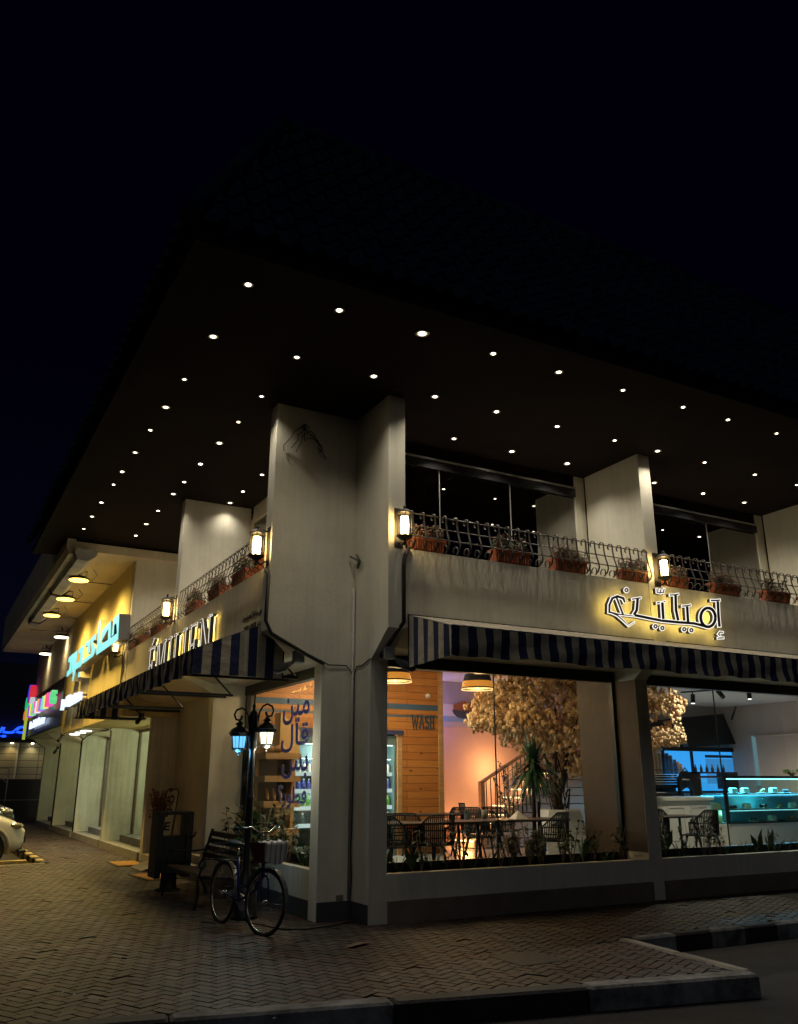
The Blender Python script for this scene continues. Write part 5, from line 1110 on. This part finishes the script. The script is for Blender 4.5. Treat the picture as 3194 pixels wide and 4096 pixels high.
point('stair_glow',(sx0-.1,6.0,.55),34,(1,.42,.12),.15); point('stair_glow',(sx0+.9,6.1,1.9),40,(1,.5,.2),.15)
point('violet_glow',(4.55,6.2,2.9),26,(.35,.3,1),.08)
# ---- blossom tree ----
t=thing('blossom_tree','indoor artificial tree with cream blossom crown in a white planter','tree',(5.6,3.25,FZ))
g=MB(); g.lathe([(.5,FZ),(.55,FZ+.35),(.42,1.12),(.38,1.14),(.36,1.12)],8,(5.6,3.25,0)); g.build('planter',WHITE,t,smooth=False)
BARK=mat('bark',(.05,.03,.02),.9,bump=.8,bscale=20)
g=MB(); q=random.Random(4)
for k in range(5):
    p=[(5.6+q.uniform(-.08,.08),3.25+q.uniform(-.08,.08),1.05)]; a=q.uniform(0,6.28); x,y=p[0][:2]
    for z in(1.4,1.8,2.2,2.6,3.0): 
        a+=.9; sp_=(z-1)*.35; p.append((5.6+.08*math.cos(a)+sp_*math.cos(k*1.3)*.6,3.25+.08*math.sin(a)+sp_*math.sin(k*1.3)*.6,z))
    g.tube(p,[.045,.036,.03,.024,.018,.012],6)
for k in range(30):
    z=q.uniform(1.05,2.2); a=q.uniform(0,6.28); g.tube([(5.6+.12*math.cos(a),3.25+.12*math.sin(a),z),(5.6+.2*math.cos(a+.5),3.25+.2*math.sin(a+.5),z+.1),(5.6+.15*math.cos(a+1),3.25+.15*math.sin(a+1),z-.25)],.012,4)
g.build('trunk',BARK,t)
BLO=mat('blossom_cream',(.80,.62,.38),.85,col2=(.42,.23,.11),vscale=4)
g=MB(); q=random.Random(9)
for k in range(430):
    a=q.uniform(0,2*PI); rr=math.sqrt(q.random()); x=6.15+2.45*rr*math.cos(a); y=3.2+1.15*rr*math.sin(a); top=3.62-.5*rr*rr; bot=2.15+.3*rr+(.25 if x<4.8 else 0)-(.3 if 5.6<x<7.2 else 0)
    z=q.uniform(bot,top) if q.random()<.55 else (top if q.random()<.5 else bot); R_=q.uniform(.08,.19); sq=(q.uniform(.8,1.3),1,q.uniform(.7,1.2))
    for j in range(20):
        u=q.uniform(-1,1); a=q.uniform(0,2*PI); s_=math.sqrt(1-u*u); p=Vector((x+R_*sq[0]*s_*math.cos(a),y+R_*s_*math.sin(a),z+R_*sq[2]*u)); g.ball(p,q.uniform(.018,.05),5)
g.sm=[False]*len(g.sm)
g.build('crown',BLO,t)
# ---- dracaena ----
dc=W(2137,3270,1,2.35); DX,DY=dc.x,dc.y
t=thing('dracaena','potted dracaena with a fountain of long drooping leaves','plant',(DX,DY,FZ))
g=MB(); g.lathe([(.16,FZ),(.2,FZ+.4),(.17,FZ+.4)],18,(DX,DY,0)); g.build('pot',mat('dark_pot',(.03,.035,.05),.5),t)
g=MB(); g.tube([(DX,DY,FZ+.35),(DX+.01,DY,1.2),(DX+.03,DY,1.85)],[.04,.035,.03],8); g.tube([(DX+.08,DY,FZ+.35),(DX+.12,DY,1.3)],.025,6); g.build('trunk',BARK,t)
g=MB(); q=random.Random(2)
for k in range(190):
    a=q.uniform(0,2*PI); el=q.uniform(-.3,1.35); L=q.uniform(.4,.68); p=Vector((DX+.03,DY,q.uniform(1.7,1.95))); d=Vector((math.cos(a)*math.cos(el),math.sin(a)*math.cos(el),math.sin(el)))
    sdv=d.cross(Vector((0,0,1))).normalized(); pts=[]
    for s_ in range(6):
        f_=s_/5; pts.append((p+d*L*f_-Vector((0,0,(.62 if el<.9 else .15)*L*f_*f_*(1.3-max(0,el)*.4))), .034*(1-f_)**.6*(1 if s_ else .5)))
    vs=[]; 
    for c_,w_ in pts: vs+=[c_-sdv*w_,c_+sdv*w_]
    g.add(vs,[(2*i,2*i+1,2*i+3,2*i+2) for i in range(5)])
g.build('leaves',mat('dracaena_leaf',(.04,.10,.05),.35,var=.3),t)
# leafy green pot plant near stair
shrub('leafy_plant','bushy leafy plant climbing by the stair balusters','plant',(W(2050,3300,1,4.6).x,4.6,FZ),1.45,.33,300,GRN,.16,.09)
# ---- window planter plants (real small plants in the soil strips) ----
q=random.Random(12); PG=mat('plant_dark_green',(.035,.07,.02),.6,var=.4,vscale=12)
def sprout(kind,seed):
    r=random.Random(seed); t=thing('window_plant','x','plant',(0,0,0),'small plants growing in the window soil strips',local=True); g=MB(); s=MB()
    if kind=='spike':
        for k in range(18):
            a=r.uniform(0,6.28); h=r.uniform(.12,.3); g.leaf((0,0,0),(math.cos(a)*.5,math.sin(a)*.5,1),(math.sin(a),math.cos(a),0),h,.012,.15)
    elif kind=='broad':
        for k in range(4):
            a=r.uniform(0,6.28); h=r.uniform(.25,.42); g.leaf((0,0,.05),(math.cos(a)*.35,math.sin(a)*.35,1),(math.sin(a),-math.cos(a),.2),h,.09,.1); s.tube([(0,0,0),(0,0,.08)],.006,4)
    else:
        for k in range(4):
            a=r.uniform(0,6.28); h=r.uniform(.25,.48); tip=Vector((.1*math.cos(a),.07*math.sin(a),h)); s.tube([(0,0,0),tip*.5,tip],.005,4)
            for j in range(11):
                f_=r.uniform(.35,1); g.leaf(tip*f_,(r.uniform(-1,1),r.uniform(-1,1),r.uniform(-.4,.5)),(0,0,1),r.uniform(.05,.09),.04)
    g.build('leaves',PG,t)
    if s.v: s.build('stem',DRY,t)
    return t
protos=[sprout(k,i) for i,k in enumerate(('leafy','spike','broad','leafy'))]; pu=set()
spots_=[]
x=.4
while x<9.1:
    if not(4.55<x<4.95): spots_.append((x,q.uniform(.2,.38),.5))
    x+=q.uniform(.11,.24)
yy=1.0
while yy<4.9: spots_.append((q.uniform(-.25,.05),yy,.5)); yy+=q.uniform(.15,.28)
KN=('leafy stemmed plant','spiky grass tuft','broad leaved shoot','arching leafy plant')
cnt_={}
for i,(x,y,z) in enumerate(spots_):
    k=q.choice((0,0,1,1,2,3)); s_=q.uniform(.85,1.5) if x>.2 else q.uniform(1.1,1.8)
    ref=('in the left side window planter' if x<.2 and y>.7 else 'in the soil strip of the first front window' if x<4.6 else 'in the soil strip under the display case window')
    ref=ref.replace('in the soil strip of','soil strip of').replace('in the soil strip under','soil strip under').replace('in the left','left'); cnt_[ref]=cnt_.get(ref,0)+1; lab='%s, %s from the corner in the %s'%(KN[k],ORD[cnt_[ref]-1],ref)
    if k not in pu: pu.add(k); o=protos[k]; o.location=(x,y,z); o['label']=lab
    else: o=dup(protos[k],(x,y,z),None,lab)
    o.rotation_euler=(0,0,q.uniform(0,6)); o.scale=(s_,s_,s_)
for i,k in enumerate(range(4)):
    if k not in pu: protos[k].location=(2+i*.3,.3,.5); protos[k]['label']=KN[k]+' in the soil strip of the first front window'
shrub('snake_plant','dark upright snake plant behind the bench','plant',(-.6,2.6,0),.0+.9,.1,24,PG,.13,.3)
# ---- coffee bar ----
BX0,BX1,BY=7.5,9.6,3.3
t=thing('coffee_bar','white panelled coffee bar counter with pale worktop','counter',(8.3,3.5,FZ))
WP=mat('bar_white',(.55,.52,.46),.45)
g=MB(); g.box(BX0,BX1,BY,BY+.6,FZ,1.26); g.build('body',WP,t)
g=MB(); g.bbox(BX0-.05,BX1+.06,BY-.06,BY+.66,1.26,1.33,.01); g.build('worktop',mat('worktop',(.5,.46,.38),.3),t)
for x in(BX0+.15,BX0+.85,BX0+1.5):
    g=MB(); g.box(x,x+.5,BY-.012,BY-.002,.5,.54); g.box(x,x+.5,BY-.012,BY-.002,1.12,1.16); g.box(x,x+.04,BY-.012,BY-.002,.54,1.12); g.box(x+.46,x+.5,BY-.012,BY-.002,.54,1.12); g.build('panel_moulding',WP,t)
g=MB(); g.box(BX1,BX1+.35,BY+.05,BY+.5,FZ,1.2); g.build('wooden_end',WOODT,t)
# espresso machine
t=thing('espresso_machine','wide chrome espresso machine with black side panel on the bar','coffee machine',(8.3,3.6,1.33))
mx0,mx1=7.6,9.12; my0,my1=3.36,3.85; CH2=mat('brushed_steel',(.45,.46,.46),.22,metal=1)
for k,(z0,z1,yy) in enumerate(((1.5,1.58,.05),(1.58,1.63,0),(1.63,1.68,.03),(1.68,1.73,.06),(1.73,1.77,.08))):
    g=MB(); g.bbox(mx0,mx1-.25,my0+yy,my1,z0,z1-.008,.008); g.build('steel_band',CH2,t)
g=MB(); P=[(-.02,1.36),(.02,1.36),(.03,1.45),(.14,1.5),(.28,1.5),(.33,1.44),(.34,1.36),(.38,1.36),(.37,1.55),(.33,1.74),(.25,1.84),(.1,1.82),(-.02,1.68)]
g.poly([(mx1-.32+a,my0-.05,z) for a,z in P],(0,.07,0)); g.build('side_panel',DARKM,t)
g=MB(); g.poly([(mx1-.16+.11*math.cos(a)*(1+.2*math.sin(a)),my0-.058,1.66+.12*math.sin(a)) for a in [2*PI*k/18 for k in range(18)]],(0,.006,0)); g.build('side_mirror',CH2,t)
text('brand','La Marzocco',WHITE,(mx1-.26,my0-.062,1.655),(1,0,0),(0,0,1),.2,.03,.002,.0,t)
g=MB(); g.box(mx0,mx1-.2,my0,my1,1.345,1.4); g.tube([(mx0,my0-.02,1.85),(mx1-.3,my0-.02,1.85)],.008,5); g.tube([(mx1-.2,my0,1.8),(mx1-.12,my0-.02,1.9),(mx1-.05,my0,1.85)],.012,6); g.build('tray_and_rail',DARKM,t)
g=MB(); g.box(mx0,mx1-.3,my0+.1,my1-.05,1.42,1.5); g.build('group_heads',DARKM,t)
# cup stacks
CUPM=[mat('cup_cream',(.6,.5,.32),.7),mat('cup_navy',(.03,.03,.06),.6),mat('cup_brown',(.35,.22,.14),.7)]
for i,(x,n_,m_,r_) in enumerate(((8.24,24,0,.045),(8.36,29,0,.045),(8.48,24,0,.045),(8.59,16,0,.04),(8.70,19,1,.045),(8.81,16,1,.045),(8.91,14,1,.042),(9.02,10,1,.04),(9.11,8,2,.038),(9.19,6,2,.036))):
    g=MB()
    for k in range(n_): z=1.775+k*.021; g.lathe([(r_*.85,z),(r_,z+.014),(r_*1.06,z+.018),(r_*.84,z+.019)],12,(x,3.62,0),cap=False)
    z=1.775+n_*.021; g.lathe([(r_*.9,z),(r_*.7,z+.08),(.001,z+.085)],12,(x,3.62,0),cap=False)
    nm=('tallest cream cups at left','tall cream cups beside the tallest','cream cups third from left','small cream cups before the dark ones','dark cups, first dark column','dark cups, second dark column','dark cups, third dark column','low dark cups','brown cups next to the low dark ones','shortest brown cups at the machine corner')[i]
    tag(g.build('cup_column',CUPM[m_]),'nested paper cups on the coffee machine: '+nm,'cups','nested cups on top of the coffee machine')
# ---- display case ----
CX0,CX1,CY0,CY1=9.72,12.9,3.0,3.7
t=thing('display_case','lit glass cake display case glowing cyan beside the bar','display case',(11,3.3,FZ))
g=MB(); g.box(CX0-.05,CX1,CY0,CY1,FZ,.8); g.build('plinth',WP,t)
CG=glass('case_glass',(.8,.97,.95),1.35)
g=MB(); g.box(CX0,CX1,CY0-.012,CY0,.82,1.7); g.box(CX0-.012,CX0,CY0,CY1,.82,1.7); g.build('glass_front',CG,t)
g=MB(); g.box(CX0-.03,CX1,CY0-.03,CY1+.02,1.7,1.74); g.box(CX0-.02,CX0+.04,CY0-.03,CY0,.82,1.7); g.box(CX0,CX1,CY0-.02,CY1,.8,.82); g.build('frame',DARKM,t)
g=MB(); g.box(CX0+.03,CX1,CY0+.02,CY0+.06,1.665,1.685); g.build('light_strip',emit('case_strip',(.4,.95,1),4),t)
g=MB(); g.box(CX0+.03,CX1,CY1-.02,CY1,.82,1.35); g.build('back_panel',mat('case_back',(.3,.6,.75),.4),t)
for z in(1.07,1.38):
    g=MB(); g.box(CX0+.1,CX1,CY0+.08,CY1-.05,z-.012,z); s_=g.build('glass_shelf',mat('case_shelf',(.08,.12,.12),.2),t)
    g=MB(); g.box(CX0+.12,CX1,CY0+.075,CY0+.08,z-.03,z-.016); g.build('led_strip',emit('case_led',(.35,.85,.95),1.5),s_)
l=bpy.data.lights.new('case_light','AREA'); l.shape='RECTANGLE'; l.size=3; l.size_y=.4; l.energy=230; l.color=(.09,.55,1); o=bpy.data.objects.new('case_light',l); COL.objects.link(o); o.location=(11.3,3.35,1.66)
point('case_glow',(9.95,3.35,1.0),6,(.2,.9,.9),.05); point('case_glow',(11.2,3.35,1.22),5,(.2,.9,1),.05)
CK=[mat('cake_cream',(.75,.68,.5),.7),mat('cake_choc',(.07,.03,.02),.6),mat('cake_orange',(.6,.28,.07),.6)]
def cake(lab,x,z,kd):
    y=3.2; t=thing('cake_plate',lab,'cake',(x,y,z),'cakes in the display case'); g=MB(); g.lathe([(.06,z+.001),(.12,z+.012),(.125,z+.018),(.0,z+.012)],18,(x,y,0),cap=False); g.build('plate',WHITE,t)
    g=MB()
    if kd==0: g.bbox(x-.09,x+.09,y-.05,y+.05,z+.018,z+.12,.015); g.box(x-.088,x+.088,y-.052,y+.052,z+.05,z+.065)
    elif kd==1:
        for k in range(3): g.ball((x-.06+k*.06,y,z+.05),.035,8)
    else: g.tube([(x-.06,y,z+.04),(x,y,z+.06),(x+.07,y,z+.09)],[.02,.035,.02],8)
    g.build('cake',CK[kd],t)
for lab,x,z,kd in (('pale cake slice on the upper display shelf, first plate',10.55,1.38,0),('orange filled bun on the upper display shelf',11.1,1.38,2),('cream square on the upper display shelf past the bun',11.45,1.38,0),('chocolate cakes at the upper shelf end',11.85,1.38,1),('white layered cake on the middle display shelf',10.55,1.07,0),('yellow cake at the middle shelf end',12.0,1.07,0),('dark muffins on the case floor',10.7,.82,1),('orange glazed tart on the case floor',11.9,.82,2),('white roulade near the left end of the upper display shelf',10.2,1.38,0),('orange pastry roll at the middle shelf beside the dome',11.6,1.07,2),('yellow pastry on the case floor',11.3,.82,0),('round dark balls at the middle shelf left end',10.15,1.07,1)): cake(lab,x,z,kd)
t=thing('cake_dome','glass dome over dark muffins on the middle display shelf','cake dome',(11.15,3.25,1.07))
g=MB(); g.lathe([(.2,1.075),(.21,1.085),(.001,1.085)],20,(11.15,3.25,0),cap=False); g.build('plate',WHITE,t)
g=MB(); g.lathe([(.17,1.09),(.17,1.17),(.15,1.22),(.08,1.26),(.02,1.27)],20,(11.15,3.25,0),cap=False); g.ball((11.15,3.25,1.29),.022,8); g.build('dome',glass('dome_glass',(.8,.95,.95),1.6),t)
g=MB(); g.ball((11.08,3.25,1.13),.045,8); g.ball((11.2,3.25,1.13),.045,8); g.build('muffins',CK[1],t)
shrub('trailing_plant','small bright green plant on top of the display case','plant',(12.4,3.4,1.74),.14,.22,260,mat('bright_green',(.12,.3,.03),.6),None,.05)
# ---- back of the bar ----
def flat(name,label,cat,pts,m,th=.04,axis=1):
    v=Vector((0,th,0)) if axis==1 else Vector((th,0,0)); g=MB(); g.poly(pts,v); o=g.build(name,m); tag(o,label,cat); return o
MBK=mat('menu_black',(.004,.0045,.006),.35)
flat('menu_board','big black menu board tilting from the ceiling above the blue window','menu board',[W(2712,2872,1,8.2),W(2895,2856,1,8.2),W(2946,2976,1,8.2),W(2762,2990,1,8.2)],MBK)
flat('menu_board','second black menu board half hidden by the blossom','menu board',[W(2600,2885,1,8.3),W(2692,2873,1,8.3),W(2738,2990,1,8.3),W(2600,2996,1,8.3)],MBK)
t=thing('serving_window','kitchen serving window glowing strong blue with black frame','window',(15,8.4,2))
BLW=emit('blue_room',(.03,.32,.85),1.3); a0=W(2655,3003,1,8.4); a1=W(2945,3003,1,8.4); zb_=W(2700,3165,1,8.4).z
g=MB(); g.box(a0.x,a1.x,8.42,8.44,zb_,a0.z+.02); g.build('glow_panel',BLW,t)
g=MB(); g.box(a0.x,a1.x+.1,8.34,8.42,a0.z,a0.z+.12); g.box(a1.x-.02,a1.x+.1,8.34,8.42,zb_,a0.z); xm=W(2766,3050,1,8.4).x; g.box(xm,xm+.07,8.36,8.42,zb_,a0.z); g.box(a0.x,a1.x,8.36,8.42,zb_-.05,zb_); g.build('frame',DARKM,t)
g=MB(); b0=W(2822,3020,1,8.41);b1=W(2930,3030,1,8.41); g.box(b0.x,b1.x,8.405,8.42,b1.z-.02,b0.z); g.build('cupboard',mat('cupboard_blue',(.02,.05,.12),.6),t)
g=MB(); 
for k in range(3): g.box(b0.x+k*.42,b0.x+k*.42+.4,8.408,8.42,b1.z-.75,b1.z-.05)
g.build('tiles',emit('blue_tile',(.05,.32,.8),.8),t)
# second equipment row silhouettes before window
e=thing('bottle_rack','row of dark bar tools and glass rack before the blue window','rack',(W(2850,3150,1,7.5).x,7.5,1.2))
u0=W(2786,3088,1,7.5);u1=W(2940,3088,1,7.5)
g=MB(); g.box(u0.x,u1.x,7.4,7.8,u0.z-.04,u0.z); g.box(u0.x,u0.x+.05,7.4,7.8,.9,u0.z); g.box(u1.x-.4,u1.x,7.4,7.8,u0.z-.45,u0.z-.04); g.build('frame',MBK,e)
g=MB()
for k in range(6): g.lathe([(.04,u0.z),(.04,u0.z+.1),(.015,u0.z+.16),(.015,u0.z+.2)],8,(u0.x+.1+k*.22,7.6,0)); 
g.build('bottles',MBK,e)
g=MB(); g.box(W(2640,3190,1,7).x,15.8,7,7.6,FZ,1.25); tag(g.build('back_counter',WOODT),'wooden back counter below the blue serving window','counter')
# track lights
t=thing('track_rail','black ceiling track rail over the coffee bar','track light',(9,4.5,3.7)); a=W(2725,2770,2,3.72); b_=W(2905,2757,2,3.72)
g=MB(); g.tube([a,b_],.02,4); g.build('rail',DARKM,t)
for lab,px,py,dv in (('small black track spot nearest the blossom',2772,2790,(-.1,0,-1)),('small black track spot angled towards the bar',2880,2772,(.7,0,-.6)),('small black ceiling can light with a white glow',2996,2770,(0,0,-1))):
    p=W(px,py-12,2,3.70); t=thing('track_spot',lab,'spotlight',p,'track spots on the cafe ceiling'); d=Vector(dv).normalized()
    g=MB(); g.tube([p+Vector((0,0,.05)),p+Vector((0,0,-.08))],.015,5); g.tube([p+Vector((0,0,-.08))-d*.08,p+Vector((0,0,-.08))+d*.14],.055,10); g.build('head',DARKM,t)
    g=MB(); g.tube([p+Vector((0,0,-.08))+d*.141,p+Vector((0,0,-.08))+d*.146],.045,10); g.build('lens',emit('spot_lens',(1,.95,.85),5),t)
    spot('track_beam',p+Vector((0,0,-.1))+d*.16,70,(1,.9,.75),110,1,.05,(d.x,d.y,d.z))
spot('room_spot',(8.2,1.9,3.7),300,(1,.88,.7),140,1,.08); spot('room_spot',(2.6,3.6,3.7),110,(1,.8,.55),140,1,.08,(0,.2,-1)); spot('room_spot',(13.5,5.5,3.7),620,(1,.85,.7),150,1,.08)
spot('room_spot',(6.5,1.6,3.7),50,(1,.85,.6),140,1,.08)
t=thing('door_frame_lit','thin cold lit door frame on the beige wall right of the menu boards','door',(14,5,FZ))
q0=W(3014,2943,0,16.35); q1=W(3036,3100,0,16.35)
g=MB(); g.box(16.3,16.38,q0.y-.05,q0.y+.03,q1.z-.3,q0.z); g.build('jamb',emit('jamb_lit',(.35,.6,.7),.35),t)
g=MB(); g.box(16.3,16.38,q0.y-2.0,q0.y-.05,q0.z-.05,q0.z); g.build('head',BEI,t)
g=MB(); g.tube([(16.2,7.9,3.75),(15.6,7.6,3.35)],.03,6); tag(g.build('screen_arm',DARKM),'black bracket arm above the menu board at the ceiling','bracket')
# unseen fill lamp added inside the door to brighten the entrance bay
point('entry_fill',(.95,6.6,2.6),170,(1,.68,.36),.1)
point('hall_light',(1.6,4.2,3.3),60,(1,.7,.4),.1)

# ---- purple decal on the side window ----
t=thing('window_decal','purple Arabic words stacked on the side window pane','sign',(.165,2,2))
PUR=mat('decal_purple',(.17,.15,.62),.6); PALEL=mat('decal_border',(.5,.48,.75),.6)
def dec(word,xl,xr,yt,yb):
    a=W(550+xl*.4698,2650+yb*.4698,0,.165); r_=W(550+xr*.4698,2650+yb*.4698,0,.165); tp=W(550+xr*.4698,2650+yt*.4698,0,.165)
    w_=abs(a.y-r_.y)*.9; h_=(tp.z-r_.z)*.88
    text('word',word,PUR,(.166,a.y,r_.z),(0,-1,0),(0,0,1),w_,h_,.004,-.012,t,True)
    text('word_border',word,PALEL,(.1695,a.y+.02,r_.z-.015),(0,-1,0),(0,0,1),w_+.04,h_+.03,.001,.022,t,True)
dec('مين',1240,1485,245,495); dec('قال',1222,1480,475,745); dec('بس',1225,1470,770,985); dec('فطور؟',1190,1460,1030,1250)
